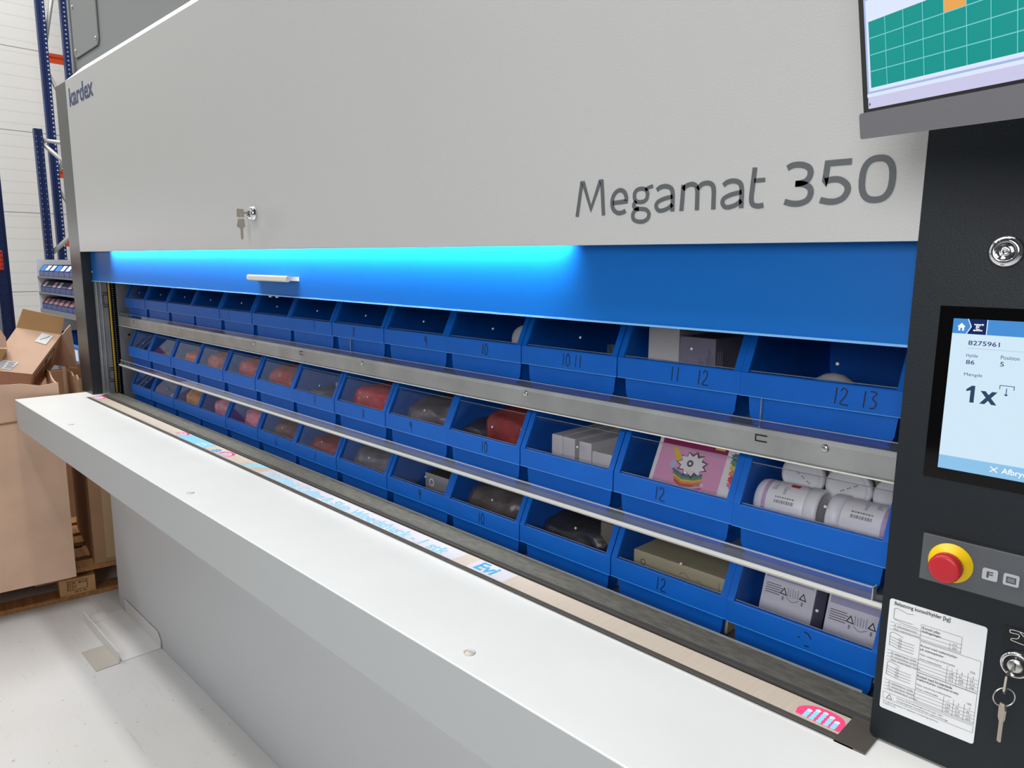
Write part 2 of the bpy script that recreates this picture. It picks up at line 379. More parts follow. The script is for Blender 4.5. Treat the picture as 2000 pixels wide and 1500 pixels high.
b.prism([(0.9345, 1.507), (0.9345, 1.518), (0.912, 1.519), (0.903, 1.521), (0.899, 1.517), (0.899, 1.508), (0.904, 1.505), (0.912, 1.509)], 'x', -1.925, -1.705, WH); b.build('handle', door, 'cream pull handle')
for x in (-1.872, -1.835): 
    b = MB(); b.lathe([(.006, 0), (.005, .004), (0, .005)], frame_at((x, 0.940, 1.4645), (1, 0, 0), (0, -1, 0), (0, 0, -1)), STEEL, 12); b.build('screw', door)
b = MB(); b.lathe([(.006, 0), (.004, .004), (0, .0045)], FRONT(-3.44, 0.935, 1.505), STEEL, 12); b.build('screw', door)
# lamp strip under the front panel
b = MB(); LED = mat('led strip', (255, 255, 255), 0.5, emit=((225, 240, 255), 2.0)); b.box(-3.17, -0.80, 0.9110, 0.9200, 1.6220, 1.6300, LED); b.build('light_strip', car, 'white led strip under the front panel')
area_light('led_strip_light', (-1.985, 0.9175, 1.6205), (-1.985, 1.030, 1.45), 2.36, 0.006, 13.0, (0.86, 0.94, 1.0), math.radians(86))
# frame and inside of the opening
b = MB()
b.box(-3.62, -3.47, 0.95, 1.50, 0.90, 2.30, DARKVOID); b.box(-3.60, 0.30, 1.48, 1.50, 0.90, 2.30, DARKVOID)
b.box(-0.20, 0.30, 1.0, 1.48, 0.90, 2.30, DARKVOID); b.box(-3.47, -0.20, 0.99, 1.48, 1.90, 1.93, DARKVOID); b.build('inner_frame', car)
b = MB(); b.box(-3.4695, -3.4595, 0.941, 0.990, 0.975, 1.90, ZINC)
for y in (0.950, 0.966): b.cyl((-3.458, y, 0.975), (-3.458, y, 1.9), 0.0025, ZINC, n=8)
gr = b.build('guide_plate', car)
for z in (1.385, 1.060):
    b = MB()
    for y, l in ((0, 1),):
        b.tube([(-3.4575, .994, z + .020), (-3.4575, .973, z + .020), (-3.4575, .973, z - .020), (-3.4575, .994, z - .020)], .0018, BLACK, 6)
        b.tube([(-3.4575, .992, z + .030), (-3.4575, .972, z + .030)], .0018, BLACK, 6); b.tube([(-3.4575, .992, z - .030), (-3.4575, .972, z - .030)], .0018, BLACK, 6)
    b.build('cable_clip', gr, 'black cut-out outline')
b = MB(); b.cyl((-3.452, 0.996, 0.975), (-3.452, 0.996, 1.9), 0.0042, mat('yellow cable', (206, 168, 52), 0.5), n=10); b.build('yellow_cable', car, 'yellow cable')
b = MB(); z = 0.978; i = 0
CH1 = mat('dark chain', (30, 36, 44), 0.4, 0.6); CH2 = mat('chain pin', (186, 206, 216), 0.35, 0.6)
while z < 1.62:
    b.box(-3.456, -3.449, 1.0035, 1.0125, z, z + .0085, CH1, bev=.001, seg=1); b.box(-3.4492, -3.4475, 1.0058, 1.0102, z + .0025, z + .006, CH2); z += .0100
b.build('drive_chain', car, 'dark drive chain with bright pins')
# lower cabinet
b = MB(); b.box(XL, 0.45, 0.935, 1.50, 0.0, 0.90, GREY_CAB, bev=.003); b.build('lower_cabinet', car)

# ---------------------------------------------------------------- worktop in front of the opening
wt = thing('worktop', 'long off-white worktop shelf running along the front of the carousel', 'worktop', (-1.6, 0.8, 0.86))
b = MB()
b.prism([(0.636, 0.860), (0.975, 0.860), (0.975, 0.978), (0.945, 0.980), (0.638, 0.980), (0.636, 0.978)], 'x', -3.555, 0.45, TOP_WHITE); b.build('top_panel', wt)
b = MB(); b.box(-3.555, 0.45, 0.6345, 0.636, 0.860, 0.9785, mat('grey front edge', (180, 184, 185), 0.5)); b.build('front_edge', wt)
TRIM = mat('satin trim', (150, 143, 130), 0.35, 0.8)
b = MB(); b.box(-3.405, -0.270, 0.8590, 0.8620, 0.980, 0.9822, STEEL); b.box(-3.405, -0.270, 0.8620, 0.8665, 0.980, 0.9812, mat('dark groove', (92, 84, 72), 0.6)); b.box(-3.405, -0.270, 0.8665, 0.8735, 0.980, 0.9818, TRIM)
b.box(-3.412, -0.262, 0.9190, 0.9240, 0.980, 0.9806, mat('slot', (28, 26, 24), 0.8)); b.box(-3.412, -0.262, 0.9240, 0.9290, 0.980, 0.9830, TRIM); b.box(-3.412, -0.262, 0.9310, 0.9360, 0.980, 0.9836, TRIM)
b.box(-0.293, -0.256, 0.8590, 0.9240, 0.980, 0.9824, mat('dark end plate', (112, 106, 96), 0.45, 0.6)); b.build('trim', wt, 'metal trim rails')
b = MB(); STRIP = mat('milky display cover', (204, 192, 176), 0.35, var=(9, 0.05, (30, 1, 1))); b.box(-3.405, -0.293, 0.8735, 0.9190, 0.980, 0.9812, STRIP); strip = b.build('pointer_display', wt, 'milky display strip with lit words and hands')
CY = screen_mat('cyan light', (158, 226, 255), 1.0); CY2 = screen_mat('deep cyan light', (104, 200, 250), 0.9); RD = screen_mat('pink light', (255, 84, 138), 1.0); WT_ = screen_mat('white light', (236, 250, 255), 1.0)
GL = mat('lit strip cover', (206, 203, 208), 0.35, emit=((190, 200, 255), 0.06))
T = FZ(0.9816); T1 = FZ(0.9818); T2 = FZ(0.9820)
b = MB()
b.rect(-1.86, .8745, -1.04, .918, T, GL); b.rect(-1.0, .8745, -.90, .918, T, GL)
b.text('LX Minis Caffer & Skin Woodchuck - 1 stk', T1, CY, fit=(-1.825, .877, -1.075, .9075), bold=0.018)
b.text('Evi', T1, CY2, fit=(-.985, .880, -.935, .914), bold=0.03); b.build('message_lettering', strip, 'lit cyan message')
def hand(name, cx, cy, k, flip=1):
    b = MB(); b.ink([(cx + k * x, cy + k * y * flip) for x, y in smooth([(-.034, -.016), (-.036, .004), (-.020, .020), (.004, .024), (.026, .018), (.034, 0), (.032, -.018)], 4)], T, RD)
    for j, (x, h) in enumerate(((-.020, .004), (-.010, .012), (.001, .013), (.012, .010), (.022, .003))):
        for q in range(4): b.disc(cx + k * x, cy + k * flip * (-.014 + (h + .014) * q / 3), k * .0042, T1, WT_ if q == 3 else CY, 8)
        b.rect(cx + k * x - .003 * k, cy - .016 * k * flip, cx + k * x + .003 * k, cy + h * k * flip, T1, WT_ if flip < 0 else CY)
    b.build(name, strip, 'lit red hand symbol')
hand('hand_symbol', -0.322, 0.894, 0.85); hand('hand_symbol', -3.36, 0.898, 1.0); hand('hand_symbol', -2.46, 0.898, .85); hand('hand_symbol', -2.11, 0.896, .85)
b = MB(); b.rect(-2.435, .875, -2.235, .9185, T, CY)
b.stroke([(-2.30, .880), (-2.26, .880), (-2.26, .895), (-2.30, .895)], .003, T1, WT_, True); b.stroke([(-2.30, .895), (-2.25, .910)], .003, T1, WT_); b.build('pointer_symbol', strip, 'lit cyan block'); b = MB(); b.text('8', T1, CY2, fit=(-2.19, .878, -2.155, .905), bold=.02); b.build('pointer_symbol', strip, 'lit cyan 8'); b = MB()
b.ink([(-1.99, .8755), (-1.93, .918), (-1.885, .918), (-1.93, .890)], T1, CY); b.build('pointer_symbol', strip, 'lit cyan arrow')
b = MB(); b.box(-3.425, -0.262, 0.936, 0.985, 0.955, 0.9835, BRUSH); b.box(-3.40, -0.305, 0.985, 0.987, 0.962, 0.986, mat('clear brush edge', (150, 152, 154), 0.3)); b.build('brush_strip', wt, 'dusty dark brush strip')
for x in (-2.878, -1.815, -0.759):
    b = MB(); M = frame_at((x, .672, .980), (1, 0, 0), (0, 1, 0), (0, 0, 1))
    b.lathe([(.0092, 0), (.0092, .0012), (.0076, .0016), (.0070, .0006)], M, mat('pale metal ring', (206, 204, 198), .45, .3), 24); b.lathe([(.0068, .0004), (.0064, .0010), (0, .0012)], M, mat('cream cap', (206, 200, 186), .5), 24); b.build('screw_cap', wt, 'round metal plug')

# ---------------------------------------------------------------- floor bracket at the cabinet's left foot
br = MB(); BW = mat('white bracket steel', (222, 222, 222), 0.4)
br.box(-3.40, -2.935, 0.775, 0.930, 0.0, 0.004, BW); br.box(-3.40, -2.935, 0.773, 0.777, 0.0, 0.045, BW); br.prism([(-3.36, 0.0), (-2.935, 0.0), (-2.935, 0.035), (-2.965, 0.062), (-3.36, 0.062)], 'y', 0.9285, 0.9325, BW)
br.box(-3.12, -2.93, 0.690, 0.775, 0.0, 0.003, mat('grey foot plate', (186, 182, 174), 0.4)); br.box(-3.42, -3.34, 0.80, 0.86, 0.004, 0.007, BW)
o = br.build('floor_bracket'); tag(o, 'low white steel channel bracket on the floor against the grey cabinet foot', 'bracket')

# ---------------------------------------------------------------- control console
con = thing('control_console', 'charcoal control console with touch screen and red stop button', 'control panel', (0.0, 0.95, 0.98))
b = MB(); b.prism(rrect(XR, 0.42, 0.9835, 2.30, 0.006, 4), 'y', 0.900, 0.990, CONSOLE); b.build('housing', con)
b = MB(); b.box(-0.236, 0.06, 0.8992, 0.901, 1.324, 1.517, BLACKGLASS); ts = b.build('touch_screen', con, 'black glass touch screen with light blue page')
T = FY(0.8989); T1 = FY(0.8987); T2 = FY(0.8985)
LB = screen_mat('page pale blue', (214, 238, 254), 0.95); HB = screen_mat('page header blue', (72, 146, 218), 0.95); DB = screen_mat('page dark blue', (16, 44, 102), 0.9); FB = screen_mat('page footer blue', (146, 200, 240), 0.95)
DT = screen_mat('page text blue', (52, 66, 120), 1.0); PW = screen_mat('page white', (250, 252, 255), 1.0); DG = screen_mat('page slate', (48, 70, 96), 1.0); LN = screen_mat('page line', (140, 170, 215), 1.0)
b = MB(); b.rect(-.222, 1.352, .046, 1.488, T, LB); b.rect(-.222, 1.488, .046, 1.504, T, HB); b.rect(-.222, 1.337, .046, 1.352, T, FB)
b.ink([(-.2085, 1.488), (-.190, 1.488), (-.190, 1.504), (-.208, 1.504), (-.2045, 1.496)], T1, DB)
b.stroke([(-.208, 1.504), (-.2045, 1.496), (-.2085, 1.488)], .0008, T2, PW); b.stroke([(-.190, 1.488), (-.190, 1.504)], .0007, T2, PW)
b.ink([(-.2175, 1.4955), (-.2137, 1.4995), (-.2099, 1.4955), (-.2105, 1.4950), (-.2110, 1.4955), (-.2110, 1.4912), (-.2128, 1.4912), (-.2128, 1.4942), (-.2146, 1.4942), (-.2146, 1.4912), (-.2164, 1.4912), (-.2164, 1.4955), (-.2169, 1.4950)], T2, PW)
b.stroke([(-.2015, 1.4978), (-.2015, 1.4985), (-.1945, 1.4985)], .0010, T2, PW); b.ink([(-.1945, 1.4972), (-.1928, 1.4985), (-.1945, 1.4998)], T2, PW)
b.stroke([(-.1945, 1.4930), (-.1945, 1.4922), (-.2010, 1.4922)], .0010, T2, PW); b.ink([(-.2010, 1.4909), (-.2027, 1.4922), (-.2010, 1.4935)], T2, PW); b.stroke([(-.1998, 1.4940), (-.1998, 1.4972), (-.1962, 1.4972)], .0008, T2, PW); b.stroke([(-.1962, 1.4935), (-.1998, 1.4935)], .0008, T2, PW); b.ink([(-.1990, 1.4945), (-.1966, 1.4955), (-.1990, 1.4967)], T2, PW)
b.text('8275961', T1, DT, fit=(-.2057, 1.4762, -.1767, 1.4812), bold=.012); b.rect(-.2062, 1.4728, .03, 1.4731, T1, LN)
b.text('Hylde', T1, DT, fit=(-.2062, 1.4622, -.1953, 1.4668)); b.text('86', T1, DT, fit=(-.2059, 1.4555, -.1978, 1.4602), bold=.01)
b.text('Position', T1, DT, fit=(-.1745, 1.4637, -.1580, 1.4678)); b.text('5', T1, DT, fit=(-.1745, 1.4562, -.1710, 1.4610), bold=.01)
b.text('Mængde', T1, DT, fit=(-.2063, 1.4418, -.1893, 1.4462)); b.ink([(-.2025, 1.4285), (-.1975, 1.4328), (-.1945, 1.4328), (-.1945, 1.4143), (-.1985, 1.4143), (-.1985, 1.4275), (-.2025, 1.4262)][::-1], T1, DG); b.text('x', T1, DG, fit=(-.1893, 1.4143, -.1733, 1.4283), bold=.03)
b.stroke([(-.1722, 1.4322), (-.1722, 1.4362), (-.1595, 1.4362), (-.1595, 1.4322)], .0007, T1, DT); b.stroke([(-.1660, 1.4335), (-.1660, 1.4270)], .0008, T1, DT); b.ink([(-.1682, 1.4272), (-.1660, 1.4252), (-.1638, 1.4272)], T1, DT)
b.stroke([(-.1722, 1.3422), (-.1655, 1.3480)], .0010, T1, PW); b.stroke([(-.1722, 1.3480), (-.1655, 1.3422)], .0010, T1, PW); b.text('Afbryd', T1, PW, u=-.1615, v=1.3425, h=.0058, bold=.015)
b.build('display', ts, 'lit page with number, shelf and quantity')
# button bar with emergency stop
PG = mat('button bar grey', (84, 88, 92), 0.5); RB = mat('grey rubber button', (182, 184, 190), 0.5)
b = MB(); b.box(-.2285, .30, .8975, .901, 1.2030, 1.2580, PG, bev=.0008); b.box(-.2300, .30, .8990, .901, 1.2015, 1.2600, mat('bar shadow gap', (10, 12, 14), 0.6)); bar = b.build('button_bar', con, 'grey button bar')
for cx, what in ((-.1600, 'F'), (-.1405, 'screen')):
    b = MB(); b.rbox(cx - .0072, cx + .0072, 1.2230, 1.2355, .0018, 'y', .8955, .8976, RB)
    if what == 'F': b.text('F', FY(.8953), mat('grey legend', (70, 72, 78), .5), fit=(cx - .003, 1.2258, cx + .003, 1.2328), bold=.02)
    else:
        b.rect(cx - .0045, 1.2258, cx + .0045, 1.2328, FY(.8953), mat('grey legend', (70, 72, 78), .5)); b.rect(cx - .0033, 1.2270, cx + .0033, 1.2318, FY(.8951), mat('dim legend', (120, 122, 126), .5))
    b.build('push_button', bar, 'grey button marked F' if what == 'F' else 'grey button with screen symbol')
YEL = mat('yellow plastic', (240, 200, 16), 0.42); REDP = mat('red plastic', (190, 32, 44), 0.38)
b = MB(); M = FRONT(-.1985, .8975, 1.2305); b.lathe([(0, 0), (.0225, 0), (.0225, .0012), (.0125, .0016), (.0125, .009), (.0110, .010), (0, .010)], M, YEL, 40); es = b.build('emergency_stop', con, 'yellow collar of the stop button')
b = MB(); b.lathe([(.0100, .008), (.0120, .0105), (.0150, .0115), (.0162, .0140), (.0162, .0235), (.0150, .0262), (.0120, .0270), (0, .0265)], M, REDP, 40); b.build('stop_button', es, 'red mushroom button')
# load label
b = MB(); b.rbox(-.2570, -.1565, 1.0255, 1.1675, .0030, 'y', .8994, .9005, PAPER); lab = b.build('load_label', con, 'white load table sticker'); T = FY(.8991)
b = MB(); LW = .00032
b.text('Belastning konsol/hylder [kg]', T, INK, fit=(-.2515, 1.1595, -.1925, 1.1655), bold=.015)
def sub(z0, title, l2, n, tr, rows):
    b.text(title, T, INK, fit=(-.2195, z0, -.2195 + .00165 * len(title), z0 + .0034), bold=.012); b.text(l2, T, INK, fit=(-.2195, z0 - .0046, -.2195 + .00165 * len(l2), z0 - .0012), bold=.012)
sub(1.1420, 'Konsol uden', 'indbygninger', 0, 0, 0); sub(1.1195, 'Konsol med mellemhylder', 'på støtteplader', 0, 0, 0); sub(1.0815, 'Konsol med forstærkede', 'mellemhylder (selvbærende)', 0, 0, 0)
def table(rows, x1, z, dz, cols):
    for i, r in enumerate(rows):
        zz = z - i * dz; b.stroke([(-.2545, zz + dz * .85), (x1, zz + dz * .85)], LW, T, INK); b.text(r[0], T, INK, u=-.250, v=zz, h=.0021)
        for j, c in enumerate(r[1:]): b.text(c, T, INK, u=cols[j], v=zz, h=.0023)
    b.stroke([(-.2545, z - (len(rows) - .85) * dz), (x1, z - (len(rows) - .85) * dz)], LW, T, INK)
table([('Ø  belastning konsol', '310'), ('Maks. belastning konsol', '350')], -.1790, 1.1345, .0046, [-.188])
b.frame(-.2210, 1.1275, -.1790, 1.1475, LW, T, INK); b.rect(-.1905, 1.1275, -.1902, 1.1365, T, INK)
b.text('Maks. belastning mellemhylder', T, INK, u=-.2195, v=1.1095, h=.0021); b.text('226', T, INK, u=-.168, v=1.1090, h=.0024); b.text('Antal mellemhylder', T, INK, u=-.2195, v=1.1040, h=.0021)
for x, s_ in ((-.186, '1'), (-.176, '2'), (-.165, '3')): b.text(s_, T, INK, u=x, v=1.1035, h=.0023)
table([('Ø  belastning pr. hylde', '140', '61', '54'), ('Ø  belastning pr. konsol', '276', '243', '214'), ('Maks. belastning pr. konsol', '313', '277', '246')], -.1585, 1.0990, .0042, [-.188, -.178, -.167])
b.frame(-.2205, 1.0875, -.1585, 1.1265, LW, T, INK)
b.text('Maks. belastning mellemhylder', T, INK, u=-.2195, v=1.0710, h=.0021); b.text('150', T, INK, u=-.168, v=1.0705, h=.0024); b.text('Antal mellemhylder', T, INK, u=-.2195, v=1.0660, h=.0021)
for x, s_ in ((-.186, '1'), (-.176, '2'), (-.165, '3')): b.text(s_, T, INK, u=x, v=1.0655, h=.0023)
table([('Ø  belastning pr. hylde', '134', '75', '43'), ('Ø  belastning pr. konsol', '267', '219', '172'), ('Maks. belastning pr. konsol', '301', '253', '204')], -.1585, 1.0605, .0042, [-.188, -.178, -.167])
b.frame(-.2205, 1.0495, -.1585, 1.0870, LW, T, INK)
for x in (-.1905, -.1805, -.1695): b.rect(x, 1.0875, x + LW, 1.108, T, INK); b.rect(x, 1.0495, x + LW, 1.070, T, INK)
b.frame(-.2545, 1.0390, -.1585, 1.0478, LW, T, INK); b.stroke([(-.2500, 1.0405), (-.2440, 1.0405), (-.2470, 1.0460)], .0006, T, INK, True)
b.text('Summen af de belastningerne må under ingen', T, INK, u=-.2390, v=1.0442, h=.0019); b.text('omstændigheder overskride den angivne totalvægt', T, INK, u=-.2390, v=1.0408, h=.0019)
b.text('De angivne kapaciteter er vejledende, se betjeningsvejledning', T, INK, u=-.2535, v=1.0350, h=.0017); b.text('brugsanvisning', T, INK, u=-.2535, v=1.0322, h=.0017)
b.stroke([(-.2510, 1.1435), (-.2510, 1.1560), (-.2480, 1.1575), (-.2360, 1.1545), (-.2300, 1.1560)], .0004, T, INK); b.stroke([(-.2510, 1.1435), (-.2300, 1.1435)], .0004, T, INK); b.stroke([(-.2500, 1.1430), (-.2380, 1.1405), (-.2240, 1.1405)], .0004, T, INK)
for z0 in (1.1085, 1.0705):
    b.stroke([(-.2530, z0), (-.2530, z0 + .016), (-.2495, z0 + .0180), (-.2385, z0 + .0150)], .0004, T, INK)
    for q in range(4): b.stroke([(-.2530, z0 + q * .0036 + .001), (-.2420, z0 + q * .0036 - .0010), (-.2260, z0 + q * .0036 - .0010)], .0004, T, INK)
    for q in range(3): b.stroke(circ(-.2415, z0 + .002 + q * .0045, .0016, n=10), .00035, T, INK, True)
b.build('printing', lab, 'printed load tables')
b = MB(); b.box(-.1415, -.095, .8994, .9005, 1.1585, 1.1770, mat('black sticker', (6, 7, 9), .35)); T = FY(.8991)
b.stroke(smooth([(-.1180, 1.1725), (-.1270, 1.1740), (-.1355, 1.1735), (-.1362, 1.1712), (-.1350, 1.1702), (-.1290, 1.1706), (-.1275, 1.1690), (-.1290, 1.1655), (-.1335, 1.1643), (-.1345, 1.1625), (-.1330, 1.1618), (-.1250, 1.1610), (-.1150, 1.1600)], 4), .0006, T, PAPER)
for q in range(3): b.stroke([(-.1275 + q * .0035, 1.1738), (-.1235 + q * .0035, 1.1700)], .0006, T, PAPER)
b.build('hand_sticker', con, 'black sticker with white hand')
b = MB(); M = FRONT(-.1265, .9, 1.1385)
b.lathe([(.0148, 0), (.0148, .007), (.0135, .0095), (.0118, .0100), (.0108, .0085), (0, .0085)], M, CHROME, 40); ks = b.build('key_switch', con, 'round key switch')
b = MB(); b.lathe([(.0108, .0080), (.0106, .0090), (.0080, .0090), (0, .0090)], M, BLACK, 30)
b.text('0', FY(.8909), PAPER, u=-.1275, v=1.1465, h=.0020); b.text('1', FY(.8909), PAPER, u=-.1195, v=1.1430, h=.0020); b.build('dial', ks)
b = MB(); b.lathe([(.0074, .0085), (.0074, .0110), (.0062, .0120), (0, .0120)], M, STEEL, 28); b.box(-.1273, -.1257, .8878, .8885, 1.1345, 1.1425, BLACK); b.build('lock_core', ks)
b = MB(); M = FRONT(-.1810, .9, 1.5750)
b.lathe([(.0165, 0), (.0165, .0016), (.0150, .0042), (.0125, .0058), (.0098, .0064), (.0092, .0058), (.0092, .0030), (0, .0030)], M, CHROME, 40); cl = b.build('service_lock', con, 'round chrome service lock')
b = MB(); b.lathe([(.0050, .003), (.0044, .0052), (.0026, .0054), (.0022, .0040), (0, .0040)], M, CHROME, 24)
for a in (90, 185, 230, 285):
    a = math.radians(a); b.box(-.0008, .0008, .0055, .0088, .0031, .0036, BLACK, M @ Matrix.Rotation(a - math.pi / 2, 4, 'Z'))
b.build('lock_core', cl)
b = MB(); T = FY(.8943)
b.frame(-.1827, 1.5860, -.1797, 1.5882, .0005, T, INK); b.stroke(circ(-.1812, 1.5888, .0010, n=8), .0004, T, INK, True); b.build('lock_symbol', cl, 'closed padlock symbol'); b = MB()
RS = mat('red symbol', (150, 24, 44), .5); b.frame(-.1835, 1.5612, -.1805, 1.5634, .0005, T, RS); b.stroke([(-.1808, 1.5634), (-.1806, 1.5652), (-.1793, 1.5655), (-.1785, 1.5643)], .0005, T, RS); b.build('lock_symbol', cl, 'red open padlock symbol')
# keys
kb = thing('key_bunch', 'two steel keys on a ring hanging from the console key switch', 'keys', (-.127, .875, 1.10))
b = MB(); b.box(-.1276, -.1262, .862, .892, 1.1345, 1.1415, NICKEL, bev=.0004, seg=1); b.prism([(.846, 1.128), (.853, 1.122), (.863, 1.126), (.866, 1.139), (.862, 1.145), (.850, 1.143)], 'x', -.1279, -.1259, NICKEL); b.build('key', kb, 'key in the lock')
b = MB(); b.tube([(-.1275 + .0105 * math.cos(a) * .8, .857 + .0063 * math.cos(a), 1.1165 + .0105 * math.sin(a)) for a in [2 * math.pi * i / 24 for i in range(24)]], .0007, STEEL, 8, True); b.build('split_ring', kb)
b = MB(); Mk = frame_at((-.1275, .857, 1.1070), (.75, -.66, 0), (0, 0, 1), (-.66, -.75, 0))
b.prism([(-.0030, .002), (.0025, .003), (.0042, -.004), (.0038, -.014), (.0020, -.019), (.0020, -.041), (-.0014, -.041), (-.0016, -.019), (-.0040, -.015), (-.0044, -.004)], 'z', -.001, .001, NICKEL, Mk); b.build('key', kb, 'key hanging below the ring')
kp = thing('key_pair', 'two flat steel keys hanging at the lock on the grey front panel', 'keys', (-1.868, .87, 1.66))
b = MB(); b.box(-1.8688, -1.8672, .872, .892, 1.677, 1.683, NICKEL); b.box(-1.8690, -1.8670, .853, .874, 1.6685, 1.6905, NICKEL, bev=.0008, seg=1); b.build('key', kp, 'key in the lock')
b = MB(); b.tube([(-1.868 + .006 * math.cos(a), .864, 1.669 + .008 * math.sin(a)) for a in [2 * math.pi * i / 18 for i in range(18)]], .0006, STEEL, 6, True); b.build('split_ring', kp)
b = MB(); b.prism([(.853, 1.645), (.857, 1.664), (.874, 1.665), (.876, 1.646), (.870, 1.640), (.8695, 1.615), (.866, 1.611), (.8625, 1.616), (.8620, 1.640)], 'x', -1.8690, -1.8672, NICKEL); b.build('key', kp, 'key hanging below')

# ---------------------------------------------------------------- monitor on its arm
P0 = Vector((-.279, .75, 1.679)); MU = Vector((.807, -.585, -.077)).normalized(); MV = Vector((-.057, -.208, .976)); MV = (MV - MU * MV.dot(MU)).normalized(); MN = MU.cross(MV)
MM = frame_at(P0, MU, MV, MN)
mon = thing('monitor', 'large flat monitor with grey chin showing green grid above the console', 'monitor', P0)
CHIN = mat('monitor chin grey', (104, 104, 108), 0.45); 
b = MB(); b.prism(rrect(0, .56, 0, .0235, .003, 4), 'z', -.022, 0.002, CHIN, MM); b.build('chin', mon, 'grey chin below the screen')
b = MB(); b.box(.0035, .5565, .0225, .345, -.022, -.0005, BLACK, MM); b.box(.15, .41, .08, .27, -.05, -.022, BLACK, MM, .006); b.build('bezel', mon)
T = lambda u, v: MM @ Vector((u, v, 0.0)); T1 = lambda u, v: MM @ Vector((u, v, .0003)); T2 = lambda u, v: MM @ Vector((u, v, .0006))
LAV = screen_mat('screen lavender', (208, 206, 238), .95); ICE = screen_mat('screen ice', (222, 232, 255), 1.0); PER = screen_mat('screen periwinkle', (170, 188, 236), .95); TEAL = screen_mat('screen teal', (10, 156, 148), .9); ORG = screen_mat('screen orange', (240, 170, 88), .95); TLN = screen_mat('screen cell line', (122, 210, 214), .95)
b = MB(); b.rect(.0120, .0262, .5480, .336, T, LAV); b.rect(.0120, .0362, .5480, .336, T1, PER); b.rect(.0150, .0410, .5480, .336, T2, ICE); T3 = lambda u, v: MM @ Vector((u, v, .0009)); T4 = lambda u, v: MM @ Vector((u, v, .0012)); T5 = lambda u, v: MM @ Vector((u, v, .0015))
b.rect(.0120, .0362, .5480, .0392, T2, ICE)
b.rect(.0185, .0440, .5480, .1000, T3, TEAL); b.rect(.1125, .0860, .1360, .1000, T4, ORG)
for i in range(1, 23): b.rect(.0185 + .0235 * i - .0004, .0440, .0185 + .0235 * i + .0004, .1000, T5, TLN)
for j in range(1, 4): b.rect(.0185, .0440 + .014 * j - .0004, .5480, .0440 + .014 * j + .0004, T5, TLN)
b.rect(.0150, .118, .548, .121, T3, PER); b.disc(.0155, .0300, .0010, T3, DB, 8, .0013); b.build('screen', mon, 'lit screen with green cells, one orange')
b = MB(); c = MM @ Vector((.28, .175, -.05)); b.tube([c, c + MN * -.06, Vector((.10, .80, c.z)), Vector((.12, .905, c.z))], .018, CHIN, 12); b.build('support_arm', mon)

# ================================================================ the two carriers with bins
CX0, CX1 = -3.40, -0.215
def carrier(name, label, zb, shelf2=None):
    t = thing(name, label, 'shelf', (-1.8, 1.18, zb))
    b = MB()
    b.prism([(1.010, zb - .040), (1.0085, zb - .036), (1.0085, zb - .006), (1.012, zb + .001), (1.34, zb + .001), (1.34, zb - .004), (1.016, zb - .004), (1.012, zb - .008), (1.012, zb - .037), (1.040, zb - .040)], 'x', CX0, CX1, ZINC)
    b.box(CX0, CX1, 1.0060, 1.0087, zb - .0405, zb - .0385, mat('bright sheet edge', (232, 230, 222), .35)); b.build('rail_tray', t)
    return t
ZA, ZB = 1.3175, 0.9475
ca = carrier('bin_carrier', 'upper galvanised carrier tray holding the top row of blue bins', ZA)
DARKSHEET = mat('dark back sheet', (40, 44, 54), .55)
b = MB(); b.box(CX0, CX1, 1.335, 1.338, ZA + .001, ZA + .075, DARKSHEET); b.box(CX0, CX1, 1.325, 1.345, ZA + .085, ZA + .100, mat('grey rear bar', (120, 118, 116), .5)); b.box(CX0, CX1, 1.325, 1.345, ZA + .106, ZA + .116, mat('grey rear bar', (120, 118, 116), .5)); b.build('back_panel', ca)
b = MB(); b.box(CX0 - .003, CX0, 1.0085, 1.34, ZA - .04, ZA + .16, ZINC); b.build('end_plate', ca)
b = MB(); b.box(CX0 + .01, -.292, 1.0105, 1.0135, ZA + .0012, ZA + .0135, ACRYL); b.box(CX0 + .01, -.292, 1.0104, 1.0136, ZA + .0130, ZA + .0140, mat('painted lit edge', (150, 160, 176), .3)); b.build('stop_strip', ca, 'clear stop strip')  # gleam along the clear strip's top edge painted as a pale bead
for x in (-2.722, -2.132, -1.541, -0.972, -0.390):
    b = MB(); b.lathe([(.0062, 0), (.0055, .0025), (.003, .0035), (0, .0030)], FRONT(x, 1.0085, ZA - .0105), STEEL, 14); b.build('screw', ca)
for x in (-3.208, -1.846, -0.487):
    b = MB(); b.stroke([(x + .012, ZA - .0085), (x - .006, ZA - .0085), (x - .006, ZA - .0175), (x + .012, ZA - .0175)], .0022, FY(1.0082), BLACK); b.build('slot', ca, 'dark slot')
for x in (-1.6135, -0.4945):
    b = MB(); b.box(x - .0008, x + .0008, 1.022, 1.040, ZA + .001, ZA + .045, STEEL); b.box(x - .045, x, 1.018, 1.040, ZA + .001, ZA + .0022, STEEL); b.build('divider', ca, 'bent steel divider')
cb = carrier('bin_carrier', 'lower galvanised carrier with a clear-edged shelf for the two lower rows of bins', ZB)
ZS = 1.1095
b = MB(); b.box(CX0, CX1, 1.000, 1.34, ZS - .004, ZS, ZINC); b.prism([(.9975, ZS - .0055), (.9955, ZS - .0020), (.9975, ZS + .0030), (1.0005, ZS + .0030), (1.0005, ZS - .0055)], 'x', CX0, CX1, mat('white shelf edge', (228, 228, 222), .3, .2)); b.build('shelf', cb)
b = MB(); b.box(CX0 + .01, -.307, .9990, 1.0020, ZS + .0030, ZS + .0215, ACRYL); b.box(CX0 + .01, -.307, .9988, 1.0022, ZS + .0206, ZS + .0220, mat('painted edge gleam', (176, 180, 190), .25)); b.box(-.3085, -.307, .9988, 1.012, ZS, ZS + .0215, mat('painted edge gleam', (176, 180, 190), .25)); b.build('stop_strip', cb, 'clear stop strip')  # bright refracted edges of the clear strip put in as pale opaque beads
